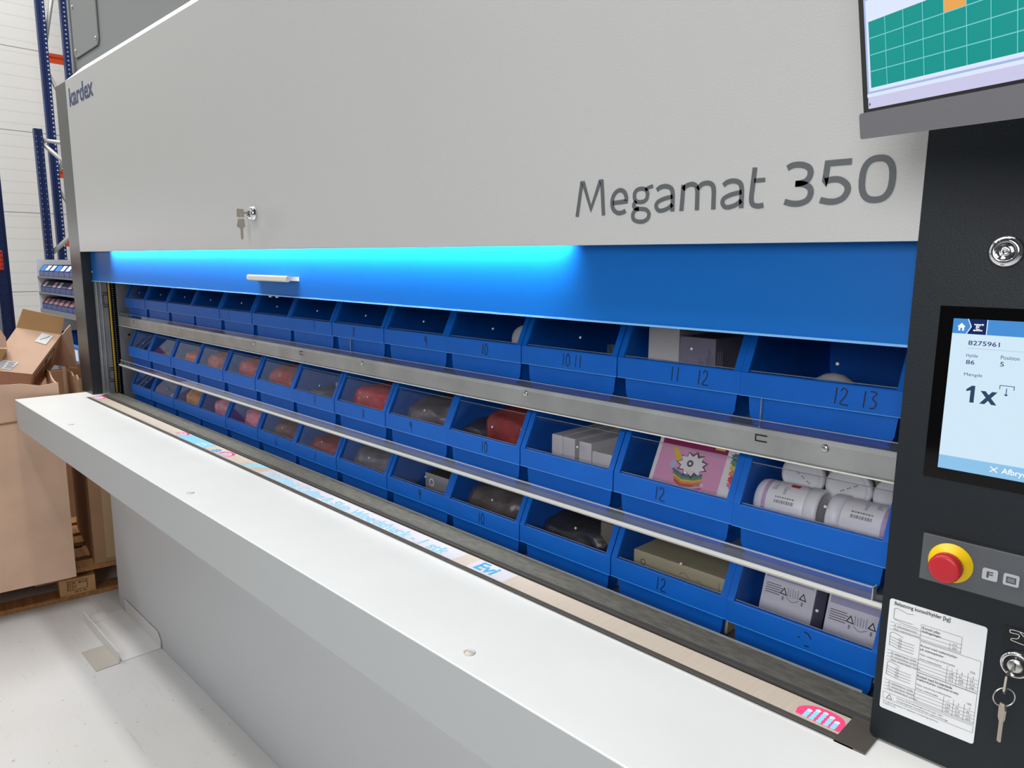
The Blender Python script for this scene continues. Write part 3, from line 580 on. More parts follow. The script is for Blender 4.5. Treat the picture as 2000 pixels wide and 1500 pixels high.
b = MB(); b.box(CX0 - .003, CX0, 1.0085, 1.34, ZB - .04, ZA - .045, ZINC); b.lathe([(.0055, 0), (.0055, .0012), (0, .0014)], frame_at((CX0, 1.045, 1.235), (0, 1, 0), (0, 0, 1), (1, 0, 0)), BLACK, 14); b.build('end_plate', cb)
b = MB(); b.cyl((CX0, 1.003, ZS + .004), (CX0 + .035, 1.003, ZS + .018), .0018, STEEL, n=8); b.build('locating_pin', cb)
b = MB(); b.box(CX0, CX1, 1.335, 1.338, ZB + .001, ZB + .30, DARKSHEET); b.build('back_panel', cb)
b = MB(); b.box(CX0 + .01, -.319, 1.0085, 1.0115, ZB + .001, ZB + .012, ACRYL); b.build('stop_strip', cb, 'clear stop strip')

# ---- one bin: local x across, y back from the label lip, z up from its base
PITCH = 0.2335; HWX = 0.1160
def bin_body():
    b = MB(); m = BIN_BLUE; t = .0022
    prof = [(.012, .006), (.020, 0), (.300, 0), (.300, .150), (.034, .150), (.002, .081), (.012, .045)]
    for s in (-1, 1):
        def S(x): return s * x
        A = []; B_ = []
        for y, z in prof:
            xo = .0985 + .0090 * min(1, z / .081); A.append(b.bm.verts.new((S(xo), y, z))); B_.append(b.bm.verts.new((S(xo - t), y, z)))
        n = len(prof); fs = [b.bm.faces.new(A), b.bm.faces.new(B_[::-1])] + [b.bm.faces.new((A[i], B_[i], B_[(i + 1) % n], A[(i + 1) % n])) for i in range(n)]
        k = b.mi(m)
        for f in fs: f.material_index = k
        bmesh.ops.recalc_face_normals(b.bm, faces=fs)
        # rounded side rim: slope, then top
        x0, x1 = sorted((S(.1045), S(HWX)))
        b.prism([(0, .081), (.0325, .1485), (.0365, .1525), (.300, .1525), (.300, .1475), (.0380, .1475), (.0355, .1465), (.0045, .0805)], 'x', x0, x1, m)
        b.prism([(.001, .045), (.003, .079), (.010, .079), (.008, .045)], 'x', *sorted((S(.1075), S(HWX))), m)
        # lower front corner roll
        q = [(S(.0985) - s * .016 * (1 - math.sin(a)), .016 * (1 - math.cos(a))) for a in [math.pi / 2 * i / 4 for i in range(5)]]
    b.prism([(0, .0452), (0, .0800), (.0015, .0815), (.0075, .0815), (.0090, .0800), (.0090, .0785), (.0035, .0780), (.0035, .0452)], 'x', -HWX, HWX, m)
    fr = [(-.1065, .046), (-.1035, .016), (-.0990, .006), (-.088, 0), (.088, 0), (.0990, .006), (.1035, .016), (.1065, .046), (.1065, .079), (-.1065, .079)]
    b.prism(fr, 'y', .0105, .0130, m)
    b.prism([(-.0985, 0), (.0985, 0), (.0985, .0025), (-.0985, .0025)], 'y', .0105, .300, m)
    b.prism([(-.1070, 0), (.1070, 0), (.1075, .1525), (-.1075, .1525)], 'y', .2975, .300, m)
    b.box(-HWX, HWX, -.0004, .0012, .0446, .0458, mat('painted lip highlight', (70, 150, 226), .35))  # highlight along the lip's lower edge, painted as a lighter blue strip
    bmesh.ops.remove_doubles(b.bm, verts=b.bm.verts, dist=1e-6)
    return b
def bin_window():
    b = MB(); q = [(-.1040, .0062, .0830), (.1040, .0062, .0830), (.1040, .0340, .1430), (-.1040, .0340, .1430)]
    b.slab(q, (0, .9, -.42), .0012, CLEAR)
    e = mat('window edge', (120, 126, 142), .3)
    b.slab([(-.1040, .0335, .1424), (.1040, .0335, .1424), (.1040, .0340, .1434), (-.1040, .0340, .1434)], (0, -.9, .42), .0008, e)
    b.slab([(-.1040, .0060, .0822), (.1040, .0060, .0822), (.1040, .0066, .0834), (-.1040, .0066, .0834)], (0, -.9, .42), .0008, e); return b
def bin_stud():
    b = MB(); M = frame_at((.020, .0155, .1055), (1, 0, 0), (0, .42, .9), (0, -.9, .42)); b.lathe([(.0026, 0), (.0022, .0016), (0, .0022)], M, mat('white stud', (214, 214, 214), .35), 10); return b
DIG = {'1': [[(.3, 0), (.42, 1)]], '2': [[(.05, .8), (.3, 1), (.62, .85), (.5, .5), (.05, .05), (.8, 0)]], '0': [[(.35, 1), (.05, .55), (.2, .05), (.55, .1), (.7, .6), (.45, .97), (.33, 1)]],
       '3': [[(.1, 1), (.7, .95), (.35, .6), (.65, .35), (.5, .05), (.1, 0)]], '4': [[(.1, 1), (.05, .5), (.7, .5)], [(.6, .9), (.55, 0)]], '5': [[(.7, 1), (.15, .95), (.15, .55), (.6, .5), (.6, .15), (.1, 0)]],
       '6': [[(.6, 1), (.15, .5), (.2, .05), (.6, .1), (.55, .45), (.2, .4)]], '7': [[(.05, .95), (.7, 1), (.35, 0)], [(.2, .5), (.65, .55)]], '8': [[(.6, .9), (.2, .9), (.6, .4), (.4, 0), (.15, .25), (.65, .8), (.6, .9)]],
       '~': [[(.05, .45), (.3, .52)], [(.7, .95), (1.1, .9), (1.5, .6)], [(.8, .02), (1.3, .06)]], '9': [[(.65, .7), (.4, 1), (.1, .75), (.35, .5), (.65, .75), (.5, 0)]], ' ': []}
MARKER = mat('black marker', (12, 16, 34), .5)
def bin_mark(txt, x0, h=.023, z0=.052):
    b = MB(); x = x0; rr = random.Random(txt + str(x0)); w = h * .62
    for ch in txt:
        for st in DIG[ch]:
            P = smooth([(x + u * w + rr.uniform(-.0006, .0006), z0 + v * h) for u, v in st], 4) if len(st) > 2 else [(x + u * w, z0 + v * h) for u, v in st]
            b.stroke(P, .0017, lambda u, v: Vector((u, -.0005, v)), MARKER)
        x += w * (.75 if ch == '1' else 1.15)
    return b
proto = thing('storage_bin', '', 'bin', (0, 0, 0))
bin_body().build('body', proto, keep=True); bin_window().build('window', proto, 'clear sloping window'); bin_stud().build('stud', proto, 'small pale stud')
ORD = ['', 'second', 'third', 'fourth', 'fifth', 'sixth']
def place(i):
    if i == 0: return 'at the right end'
    if i == 12: return 'at the left end'
    if i <= 6: return ORD[min(i, 5)] + ' from the right' if i <= 5 else 'in the middle'
    return ORD[12 - i] + ' from the left'
ROWS = [('top', 1.3180, 1.0200), ('middle', 1.1100, 1.0195), ('bottom', 0.9490, 1.0200)]
MARKS = [{0: [('12', .022), ('13', .060)], 1: [('11', -.010), ('12', .040)], 2: [('10', -.012), ('11', .018)], 3: [('10', 0)], 4: [('9', .040)], 5: [('8', -.02)], 6: [('7', .02)], 8: [('5', -.05)]},
         {1: [('12', -.030)], 3: [('10', 0)], 4: [('9', -.02)], 5: [('8', .015)], 6: [('7', .01)]},
         {0: [('~', .00)], 1: [('12', -.02)], 3: [('10', -.01)], 4: [('9', .01)], 6: [('7', .0)], 7: [('6', .0)]}]
WHAT = [{0: 'with a white domed lid inside', 1: 'holding a pale upright carton', 2: 'with a dark patterned card inside', 3: 'with a white round bottle inside'},
        {0: 'full of white tubs', 1: 'holding a pink puzzle box', 2: 'holding white cartons', 3: 'with dark and red packs', 4: 'with a dark grey bag', 5: 'with a red wrapped pack', 6: 'with a beige carton', 7: 'with red pack, white card', 8: 'with a red bag', 9: 'with a white paper tube', 10: 'with an orange red pack', 11: 'with grey tubes', 12: 'with a black perforated strip'},
        {0: 'with white and lavender packs', 1: 'holding a khaki carton', 2: 'with a teal striped pack', 3: 'with a grey bag', 4: 'with a brown film pack', 5: 'with a crumpled grey bag', 6: 'with a low red pack', 7: 'with a dark red pack', 8: 'with a pink bag', 9: 'with pink tinsel', 10: 'with a brown paper pack', 11: 'with a beige cardboard tube', 12: 'with a black perforated strip'}]
BINS = {}
first = True
for r, (rn, z0, y0) in enumerate(ROWS):
    for i in range(13):
        o = proto if first else copy_tree(proto); first = False
        o.location = (-0.2955 - PITCH * (i + .5), y0 + .0012 * ((i * 5 + r * 3) % 3 - 1), z0)
        mk = MARKS[r].get(i); w = WHAT[r].get(i)
        L = 'blue bin ' + (w + ' ' if w else 'empty ') + place(i) + ' of the ' + rn + ' row'
        tag(o, L, 'bin', 'blue storage bins in the carousel'); BINS[(r, i)] = o

for (r, i), o in BINS.items():
    for t_, x in MARKS[r].get(i, []): bin_mark(t_, x).build('number_mark', o, 'handwritten number ' + t_ if t_ != '~' else 'worn handwritten mark', keep=True)

# ---------------------------------------------------------------- what lies in the bins
def inbin(r, i, name, label, cat, loc, group=None):
    o = BINS[(r, i)].location; return thing(name, label, cat, (o.x + loc[0], o.y + loc[1], o.z + .0027 + loc[2]), group)
def local(t): return Matrix.Translation(t.location)
def carton(r, i, label, x0, x1, y0, y1, h, m, name='carton', cat='box', extra=None, group=None, tilt=None, top=None, z0=0):
    t = inbin(r, i, name, label, cat, ((x0 + x1) / 2, (y0 + y1) / 2, z0), group); M = local(t); w = (x1 - x0) / 2; d = (y1 - y0) / 2
    b = MB(); b.box(-w, w, -d, d, 0, h, m, M, .0012); b.build('body', t)
    b = MB(); b.rect(-w * .97, -d * .1, w * .97, -d * .1 + .0006, lambda u, v: M @ Vector((u, v, h + .0002)), mat('carton seam', (120, 112, 104), .7)); b.build('lid_seam', t)
    if extra: extra(t, M, w, d, h)
    if tilt: t.rotation_euler = tilt
    return t
def bag(r, i, label, c, rad, m, name='bag', cat='bag', seed=1, film=False, group=None):
    """crumpled soft pack resting on the bin floor"""
    rad = (min(rad[0] * 1.06, .102 - abs(c[0]) * .98 if abs(c[0]) > .02 else .1), rad[1] * 1.02, rad[2] * 1.22); c = (c[0], max(.026 + rad[1], c[1] - .012), 0)
    t = inbin(r, i, name, label, cat, (c[0], c[1], 0), group); rr = random.Random(seed); b = MB(); k = b.mi(m)
    bmesh.ops.create_icosphere(b.bm, subdivisions=4, radius=1.0)
    ph = [(Vector((rr.gauss(0, 1), rr.gauss(0, 1), rr.gauss(0, 1))).normalized(), rr.uniform(2, 9), rr.uniform(0, 6)) for _ in range(9)]
    for v in b.bm.verts:
        d = v.co.normalized(); e = 1.0
        for q, fr, p in ph: e += .030 * abs(math.sin(fr * d.dot(q) + p)) - .015
        p_ = Vector([math.copysign(abs(x) ** .55, x) for x in d]) * e
        v.co = Vector((p_.x * rad[0], p_.y * rad[1], max(0, rad[2] + p_.z * rad[2]))) + t.location
    for f in b.bm.faces: f.smooth = True; f.material_index = k
    b.build('wrap', t)
    b = MB(); b.tube([Vector((c_[0] * rad[0], c_[1] * rad[1], rad[2] * c_[2])) + t.location for c_ in ((-.75, -.35, 1.86), (-.3, -.25, 2.02), (.25, -.3, 2.03), (.75, -.3, 1.87))], .0012, m, 6); b.build('seam', t)
    return t
def foil(name, rgb, rough=.35): return mat(name, tuple(min(240, v * 1.2 + 6) for v in rgb), rough, bump=(70, .5, .004), var=(28, .22))
# middle row, right end: white tubs
TUB = mat('white tub plastic', (236, 236, 236), .35); LIL = mat('lilac band', (198, 166, 200), .5)
def tub(label, c, axis, R=.0355, L=.098):
    o = BINS[(1, 0)].location; ax = Vector(axis).normalized()
    t = thing('tub', label, 'tub', (o.x + c[0], o.y + c[1], o.z + c[2]), 'white tubs in the right-end bin')
    U = Vector((0, 0, 1)) if abs(ax.z) < .9 else Vector((1, 0, 0)); Vv = ax.cross(U); U = Vv.cross(ax)
    M = frame_at(t.location, Vv, U, ax)
    b = MB(); b.lathe([(0, -.002), (R * .80, -.001), (R * .92, .003), (R * .97, .010), (R * .97, L * .72), (R * .90, L * .78), (R * .90, L * .80), (0, L * .80)], M, TUB, 36); b.build('body', t)
    b = MB(); b.lathe([(R * .92, L * .79), (R, L * .80), (R, L * .97), (R * .95, L), (R * .84, L + .0012), (R * .80, L - .0012), (R * .70, L - .0010), (0, L - .0008)], M, TUB, 36); b.build('lid', t)
    b = MB()
    def cy(th, h, off=.0003): a = math.radians(th); return M @ Vector((math.cos(a) * (R * .97 + off), math.sin(a) * (R * .97 + off), h))
    for q in range(24): b.face([cy(q * 15, .014), cy(q * 15 + 15, .014), cy(q * 15 + 15, .0205), cy(q * 15, .0205)], LIL)
    return t, M, cy, b
def tub_label(b, cy, a0, flip=False, red=True):
    s = -1 if flip else 1
    for q in range(16):
        w = (1.4, .8, 2.0, 1.0)[q % 4]; th = a0 - s * (26 + 0)
        h = .034 + q * .0019; b.face([cy(th - 9, h), cy(th + 9, h), cy(th + 9, h + .0004 * w + .0003), cy(th - 9, h + .0004 * w + .0003)], INK)
    for q in range(5): b.face([cy(a0 + s * (2 + q * 4) - .7, .025 + .001 * q), cy(a0 + s * (2 + q * 4) + .7, .025 + .001 * q), cy(a0 + s * (2 + q * 4) + .7, .033), cy(a0 + s * (2 + q * 4) - .7, .033)], mat('grey print', (120, 116, 124), .6))
    if red: b.face([cy(a0 + s * 20, .050), cy(a0 + s * 34, .050), cy(a0 + s * 34, .064), cy(a0 + s * 20, .064)], mat('red label block', (206, 40, 66), .5))
    b.text('Classic', lambda u, v: cy(a0 + s * (16 - u), .044 + v), mat('grey print', (120, 116, 124), .6), u=0, v=0, fit=(0, 0, 26, .006))
t, M, cy, b = tub('white tub lying at the front left with its red block label uppermost', (-.098, .060, .0790), (1, .02, 0)); tub_label(b, cy, 52); b.build('label', t, 'printed label with lilac band')
t, M, cy, b = tub('white tub lying at the front right with its bar code uppermost', (.113, .060, .0780), (-1, .02, 0)); tub_label(b, cy, 118, True, False); b.build('label', t, 'printed label with lilac band')
for n_, (x, z, a) in zip(('left', 'middle', 'right'), ((-.052, .116, 35), (.019, .112, -30), (.089, .109, 60))):
    t, M, cy, b = tub('white tub seen lid first, %s one of three in the back line' % n_, (x, .196, z), (0, -1, .02), .0345); a = math.radians(a)
    Q = M @ Matrix.Rotation(a, 4, 'Z')
    for q in range(9):
        if q % 3 < 2: b.face([Q @ Vector((-.016 + q * .0036, -.001, .0975)), Q @ Vector((-.0135 + q * .0036, -.001, .0975)), Q @ Vector((-.0135 + q * .0036, .0008, .0975)), Q @ Vector((-.016 + q * .0036, .0008, .0975))], mat('grey print', (120, 116, 124), .6))
    b.build('label', t, 'date print and lilac band')
for n_, x in (('left', -.060), ('right', .030)):
    t, M, cy, b = tub('white tub low in the bin under the others, %s one' % n_, (x, .150, .0405), (0, 1, 0)); b.build('label', t, 'lilac band')
# pink puzzle box
PK = mat('pink box print', (222, 158, 190), .45); MG = mat('magenta box print', (150, 40, 96), .45); WB = mat('white box board', (232, 228, 226), .5)
t = inbin(1, 1, 'puzzle_box', 'pink toy puzzle box with rainbow print tilted in the bin marked 12', 'box', (.010, .032, .0660))
M = local(t) @ frame_at((0, 0, 0), (1, 0, 0), (0, .45, .89), (0, -.89, .45))
b = MB(); b.box(-.076, .090, -.01, .095, -.034, 0, WB, M, .0008, 1); b.build('carton', t)
T = lambda u, v: M @ Vector((u, v, .0003)); T1 = lambda u, v: M @ Vector((u, v, .0006)); T2 = lambda u, v: M @ Vector((u, v, .0009))
b = MB(); b.rect(-.068, -.009, .058, .074, T, PK); b.rect(-.068, .074, .058, .095, T, MG); b.rect(.034, .080, .052, .092, T1, mat('yellow print', (226, 196, 60), .5))
rp = random.Random(3)
def rag(cx, cy, rx, ry, n=22, j=.25): return [(cx + rx * math.cos(2 * math.pi * q / n) * (1 + (j if q % 2 else -j) * rp.uniform(.3, 1)), cy + ry * math.sin(2 * math.pi * q / n) * (1 + (j if q % 2 else -j) * rp.uniform(.3, 1))) for q in range(n)]
RBW = [(88, 120, 150), (110, 150, 110), (222, 190, 90), (228, 140, 70), (214, 80, 76), (226, 130, 160)]
for q, c in enumerate(RBW[:5]): b.stroke([(-.034 + .002 * q, .032 - q * .0045), (-.012, .024 - q * .0042), (.010, .026 - q * .0040), (.024, .032 - q * .0042)], .0046, T1, mat('rainbow print %d' % q, c, .5))
b.stroke([(-.018, .004), (.004, .006), (.030, .016)], .006, T1, mat('pale pink print', (238, 190, 210), .5)); b.stroke([(-.010, -.002), (.012, .002), (.028, .010)], .004, T1, mat('rose print', (206, 110, 150), .5))
b.ink(rag(.000, .046, .026, .021), T1, mat('grey puzzle outline', (96, 88, 92), .5)); b.ink(rag(.000, .046, .023, .018), T2, WB); b.disc(-.004, .047, .0062, lambda u, v: M @ Vector((u, v, .0012)), mat('grey puzzle outline', (96, 88, 92), .5), 10); b.disc(-.004, .047, .0026, lambda u, v: M @ Vector((u, v, .0015)), WB, 8)
b.ink([(-.046, .072), (-.036, .070), (-.022, .052), (-.030, .046)], T1, mat('yellow print', (226, 196, 60), .5)); b.disc(-.036, .040, .006, T1, mat('sky print', (170, 196, 220), .5))
for q, c in enumerate(RBW): b.ink(rag(.074 + .001 * q, .074 - q * .0095, .0085, .0062, 16, .2), T1, mat('rainbow print %d' % q, c, .5))
b.build('print', t, 'pink printed face')
# white cartons in the third bin
WC = mat('white carton', (222, 218, 216), .55, var=(12, .04))
for n_, (x0, x1, y0, h) in zip(('leftmost, level with its neighbour', 'second from the left, level with the first', 'third from the left beside a dark gap', 'fourth and lowest, against the right side'), ((-.072, -.044, .045, .108), (-.0435, -.013, .046, .107), (.000, .030, .044, .106), (.031, .088, .046, .092))):
    carton(1, 2, 'white carton in the middle row, ' + n_, x0, x1, y0, .25, h, WC, group='white cartons in one bin')
# middle row, others
bag(1, 3, 'red and dark soft pack leaning at the right of the bin marked 10', (.030, .14), (.066, .09, .054), foil('dark red film', (120, 44, 42)), 'soft_pack', 'pack', 3)
bag(1, 3, 'dark glossy pouch lying at the left of the bin marked 10', (-.056, .12), (.046, .09, .040), foil('charcoal film', (44, 44, 52)), 'pouch', 'pack', 4)
bag(1, 4, 'dark grey crumpled bag in the middle-row bin marked 9', (0, .13), (.094, .11, .047), foil('grey film', (78, 72, 76)), 'bag', 'bag', 5)
bag(1, 5, 'dark red cellophane-wrapped pack in the middle-row bin marked 8', (.004, .095), (.090, .075, .050), foil('red film', (150, 44, 50), .22), 'wrapped_pack', 'pack', 6)
bag(1, 5, 'paler red pack behind the cellophane-wrapped one', (.03, .225), (.060, .05, .058), foil('pale red film', (172, 92, 86)), 'soft_pack', 'pack', 16)
carton(1, 6, 'beige carton standing against the right of the bin left of the red wrapped pack', .052, .100, .046, .20, .112, mat('beige carton', (206, 176, 160), .6))
bag(1, 6, 'dark grey pouch flat beside the beige carton', (-.03, .14), (.066, .10, .034), foil('slate film', (62, 66, 82)), 'pouch', 'pack', 7)
bag(1, 7, 'deep red soft pack left of a white card in the middle row', (-.03, .11), (.064, .085, .050), foil('deep red film', (138, 40, 48)), 'soft_pack', 'pack', 8)
carton(1, 7, 'white folded card lying right of the deep red pack', .040, .098, .040, .13, .070, WC, 'folded_card', 'card')
bag(1, 8, 'red bag filling the fifth bin from the left, middle row', (0, .11), (.092, .085, .050), foil('crimson film', (150, 38, 52)), 'bag', 'bag', 9)
bag(1, 9, 'red brown pack with a pale fold in the fourth bin from the left', (-.02, .11), (.076, .085, .050), foil('red brown film', (150, 66, 66)), 'soft_pack', 'pack', 10)
t = inbin(1, 9, 'paper_tube', 'white paper tube leaning at the right of the red brown pack', 'tube', (.070, .06, .05)); b = MB(); L0 = Vector(t.location); b.cyl(L0 + Vector((-.01, -.012, .005)), L0 + Vector((.018, .060, .055)), .016, WHITE, n=18); b.build('tube', t); b = MB(); b.cyl(L0 + Vector((-.0105, -.0132, .004)), L0 + Vector((-.0085, -.008, .0076)), .0165, mat('print blue band', (120, 140, 190), .5), n=18); b.build('end_band', t)
bag(1, 10, 'orange red soft pack with a white tag in the third bin from the left', (.01, .10), (.082, .08, .044), foil('orange red film', (196, 72, 58)), 'soft_pack', 'pack', 11)
carton(1, 10, 'small white tag card upright on the orange red pack', .025, .060, .12, .128, .118, PAPER, 'tag_card', 'card')
def tubes(r, i, label):
    t = inbin(r, i, 'tube_bundle', label, 'tubes', (0, .1, .02)); L0 = Vector(t.location)
    for q, (x, rr_, m) in enumerate(((-.055, .015, GREY_BODY), (-.012, .017, mat('slate tube', (86, 92, 108), .5)), (.04, .026, mat('charcoal tube', (52, 54, 66), .5)))):
        b = MB(); b.cyl(L0 + Vector((x - .02, -.055, rr_ + .02)), L0 + Vector((x + .03, .16, rr_ + .075)), rr_, m, n=20); b.build('tube', t)
tubes(1, 11, 'grey tubes lying slantwise in the second middle-row bin from the left')
def strap(r, i, label):
    t = inbin(r, i, 'perforated_strip', label, 'metal strip', (.03, .1, 0)); L0 = Vector(t.location); D = mat('dark perforated steel', (52, 52, 54), .4, .5)
    M = frame_at(L0 + Vector((-.03, -.06, .045)), (1, -.25, .1), (.35, .85, .42), (-.1, -.4, .9))
    b = MB(); b.box(0, .046, -.01, .17, 0, .004, D, M); b.build('strip', t)
    b = MB()
    for q in range(11):
        for p_ in range(2): b.disc(.013 + .020 * p_, .004 + q * .0145, .0042, lambda u, v: M @ Vector((u, v, .0043)), mat('pale hole', (170, 172, 172), .5), 10)
    b.build('hole_pattern', t, 'pale punched holes')
    return t
strap(1, 12, 'black perforated metal strip in the left-end bin of the middle row')
# bottom row
LAVP = mat('lavender film', (178, 176, 204), .35); WLB = mat('white pack label', (226, 224, 230), .5)
def pack(label, x0, x1, y, h0, h1):
    t = inbin(2, 0, 'hanger_pack', label, 'pack', ((x0 + x1) / 2, y, .012), 'white and lavender packs'); w = (x1 - x0) / 2
    M = local(t) @ frame_at((0, 0, 0), (1, 0, 0), (0, .30, .95), (0, -.95, .30))
    b = MB(); b.box(-w, w, 0, h1, -.055, 0, LAVP, M, .003); b.build('pouch', t)
    T = lambda u, v: M @ Vector((u, v, .0004)); T1 = lambda u, v: M @ Vector((u, v, .0007))
    b = MB(); b.rect(-w, .004, w, h0, T, WLB); b.rect(-w, h0, -w + .003, h1, T, WLB); b.rect(w - .003, h0, w, h1, T, WLB)
    for q in range(5): b.rect(-w * .88, h0 - .010 - q * .0036, -w * .30 + (q % 2) * .003, h0 - .0088 - q * .0036, T1, mat('dim print', (96, 94, 104), .6))
    for s in (-.16, .58):
        b.stroke([(w * s - .005, h0 - .020), (w * s + .005, h0 - .021), (w * s, h0 - .011)], .0016, T1, INK, True); b.rect(w * s - .0015, h0 - .030, w * s + .0015, h0 - .024, T1, mat('mid print', (150, 148, 158), .6))
    for q in range(5): b.stroke([(w * (-.02 + .1 * q), h0 - .008 - .002 * (q % 2)), (w * (.02 + .09 * q), h0 - .022)], .0007, T1, mat('dim print', (96, 94, 104), .6))
    b.stroke(smooth([(-w * .02, h0 - .024), (w * .2, h0 - .029), (w * .44, h0 - .024)]), .0012, T1, mat('mid print', (150, 148, 158), .6)); b.build('label', t, 'white printed label')
    b = MB(); b.tube([M @ Vector((q[0], q[1], -.006)) for q in smooth([(-w * .5, h1), (-w * .3, h1 + .014), (w * .3, h1 + .014), (w * .6, h1)])], .0022, LAVP, 6); b.build('hanger', t)
pack('white and lavender hanging pack at the left of the right-end bottom bin', -.088, -.004, .040, .100, .122)
pack('white and lavender hanging pack at the right of the right-end bottom bin', .018, .103, .034, .094, .116)
KH = mat('khaki carton', (178, 170, 138), .6, var=(10, .06))
def kh(t, M, w, d, h):
    b = MB(); T = lambda u, v: M @ Vector((u, -d - .0004, v)); b.stroke(circ(-w * .78, h * .80, .0050, n=14), .0012, T, INK, True)
    for P in ([(.0, .8), (.1, .86), (.22, .78)], [(.05, .7), (.15, .74), (.3, .62), (.4, .52)], [(.35, .80), (.45, .78), (.5, .68), (.35, .70)], [(.8, .9), (.81, .62)], [(.92, .88), (.9, .6)]): b.stroke(smooth([(u * w, v * h) for u, v in P]), .0012, T, mat('brown print', (128, 112, 84), .6))
    b.build('print', t, 'faint brown print and black ring')
carton(2, 1, 'khaki carton with a small black ring printed, in the bottom-row bin marked 12', -.088, .104, .030, .24, .094, KH, extra=kh)
bag(2, 2, 'dark crumpled packs in the bottom-row bin right of the one marked 10', (-.01, .12), (.088, .09, .040), foil('black film', (36, 36, 42)), 'pouch', 'pack', 12)
def teal(t, M, w, d, h):
    b = MB(); T = lambda u, v: M @ Vector((u, -d - .0004, v)); b.rect(-w, h * .42, w, h * .60, T, mat('teal print', (24, 92, 104), .5)); b.rect(-w * .5, h * .46, w, h * .475, T, mat('pale teal print', (90, 150, 156), .5)); b.rect(-w * .5, h * .52, w, h * .53, T, mat('pale teal print', (90, 150, 156), .5)); b.build('print', t, 'teal stripe')
carton(2, 2, 'grey green card pack with a teal stripe at the right of its bin', .055, .100, .048, .18, .118, mat('grey green card', (112, 106, 96), .6), 'card_pack', 'pack', extra=teal)
bag(2, 3, 'dark grey bag with a folded edge in the bottom-row bin marked 10', (0, .13), (.094, .11, .048), foil('umber film', (70, 64, 62)), 'bag', 'bag', 13)
carton(2, 4, 'brown pack in clear film at the right of the bottom-row bin marked 9', -.005, .100, .035, .20, .106, mat('dark brown pack', (84, 74, 46), .4, bump=(50, .3)), 'film_pack', 'pack', extra=lambda t, M, w, d, h: (lambda b: (b.rect(-w, h * .55, w, h, lambda u, v: M @ Vector((u, -d - .0005, v)), mat('clear film white', (150, 148, 150), .25)), b.stroke(circ(-w * .55, h * .80, .008, n=14), .003, lambda u, v: M @ Vector((u, -d - .0009, v)), PAPER, True), b.build('film_header', t, 'pale film header')))(MB()))
bag(2, 5, 'crumpled grey film bag in the bottom-row bin left of the one marked 9', (0, .12), (.094, .10, .046), foil('smoke film', (96, 92, 98), .2), 'bag', 'bag', 14)
bag(2, 6, 'low dark red pack in the bottom-row bin marked 7', (0, .10), (.090, .08, .042), foil('wine film', (120, 34, 40)), 'soft_pack', 'pack', 15)
bag(2, 7, 'dark red and black pack in the bottom-row bin marked 6', (0, .11), (.092, .09, .046), foil('black red film', (84, 40, 42)), 'soft_pack', 'pack', 17)
bag(2, 8, 'pink bag in the fifth bottom-row bin from the left', (.02, .11), (.078, .085, .050), foil('pink film', (190, 96, 122)), 'bag', 'bag', 18)
bag(2, 9, 'shiny pink tinsel bundle in the fourth bottom-row bin from the left', (.02, .10), (.076, .08, .050), foil('tinsel pink', (206, 126, 152), .18), 'tinsel_bundle', 'tinsel', 19)
bag(2, 10, 'brown paper pack in the third bottom-row bin from the left', (0, .11), (.094, .09, .050), foil('kraft paper', (186, 140, 104), .7), 'paper_pack', 'pack', 20)
t = inbin(2, 11, 'cardboard_tube', 'beige cardboard tube with a pale end in the second bottom-row bin from the left', 'tube', (.03, .1, .03)); L0 = Vector(t.location)
b = MB(); b.cyl(L0 + Vector((-.03, -.060, .022)), L0 + Vector((.05, .13, .06)), .024, mat('beige tube', (206, 176, 140), .7), n=24); b.build('tube', t)
b = MB(); b.cyl(L0 + Vector((-.0305, -.0612, .0218)), L0 + Vector((-.0298, -.0595, .0222)), .0225, mat('pale end cap', (226, 208, 192), .6), n=24); b.build('end_cap', t)
strap(2, 12, 'black perforated metal strip in the left-end bin of the bottom row')
# top row
t = inbin(0, 0, 'domed_lid', 'white domed lid low in the right-end bin of the top row', 'lid', (-.008, .080, .050)); b = MB(); b.lathe([(.034, -.05), (.034, 0), (.032, .010), (.026, .020), (.014, .028), (0, .031)], local(t), mat('frosted white', (206, 208, 212), .4), 30); b.build('dome', t); b = MB(); b.lathe([(.0345, -.004), (.0365, -.003), (.0365, .002), (.0345, .003)], local(t), WHITE, 30); b.build('rim', t)
def barc(t, M, w, d, h):
    b = MB(); T = lambda u, v: M @ Vector((u, -d - .0004, v)); rr = random.Random(5)
    for q in range(14): b.rect(.004 + q * .0035, h * .42, .004 + q * .0035 + rr.uniform(.0004, .0018), h * (.86 - .2 * rr.random()), T, mat('dim print', (96, 94, 104), .6))
    b.build('bar_code', t, 'dark bar code')
carton(0, 1, 'pale upright carton with a bar code in the top-row bin marked 11 12', -.088, -.026, .050, .24, .130, mat('pale carton', (206, 204, 200), .6), extra=None)
carton(0, 1, 'grey lilac carton with a bar code right of the pale one, top row', -.0255, .042, .052, .24, .118, mat('grey lilac carton', (138, 134, 150), .6), extra=barc)
carton(0, 2, 'dark teal patterned card box at the right of the top-row bin marked 10 11', .024, .100, .090, .22, .086, mat('dark teal pattern', (58, 84, 100), .5, var=(120, .7, (1, 1, .25))), 'card_box', 'box')
t = inbin(0, 3, 'bottle', 'white round bottle lying at the right of the top-row bin marked 10', 'bottle', (.066, .052, .078)); M = frame_at(t.location, (1, 0, 0), (0, 0, 1), (0, -1, 0)) ; b = MB(); b.lathe([(0, -.16), (.030, -.16), (.033, -.15), (.033, -.010), (.030, -.002), (.024, 0), (0, .001)], M, mat('frosted white', (206, 208, 212), .4), 30); b.build('body', t); b = MB(); b.lathe([(.016, -.172), (.016, -.160), (0, -.160)], M, WHITE, 20); b.build('cap', t)
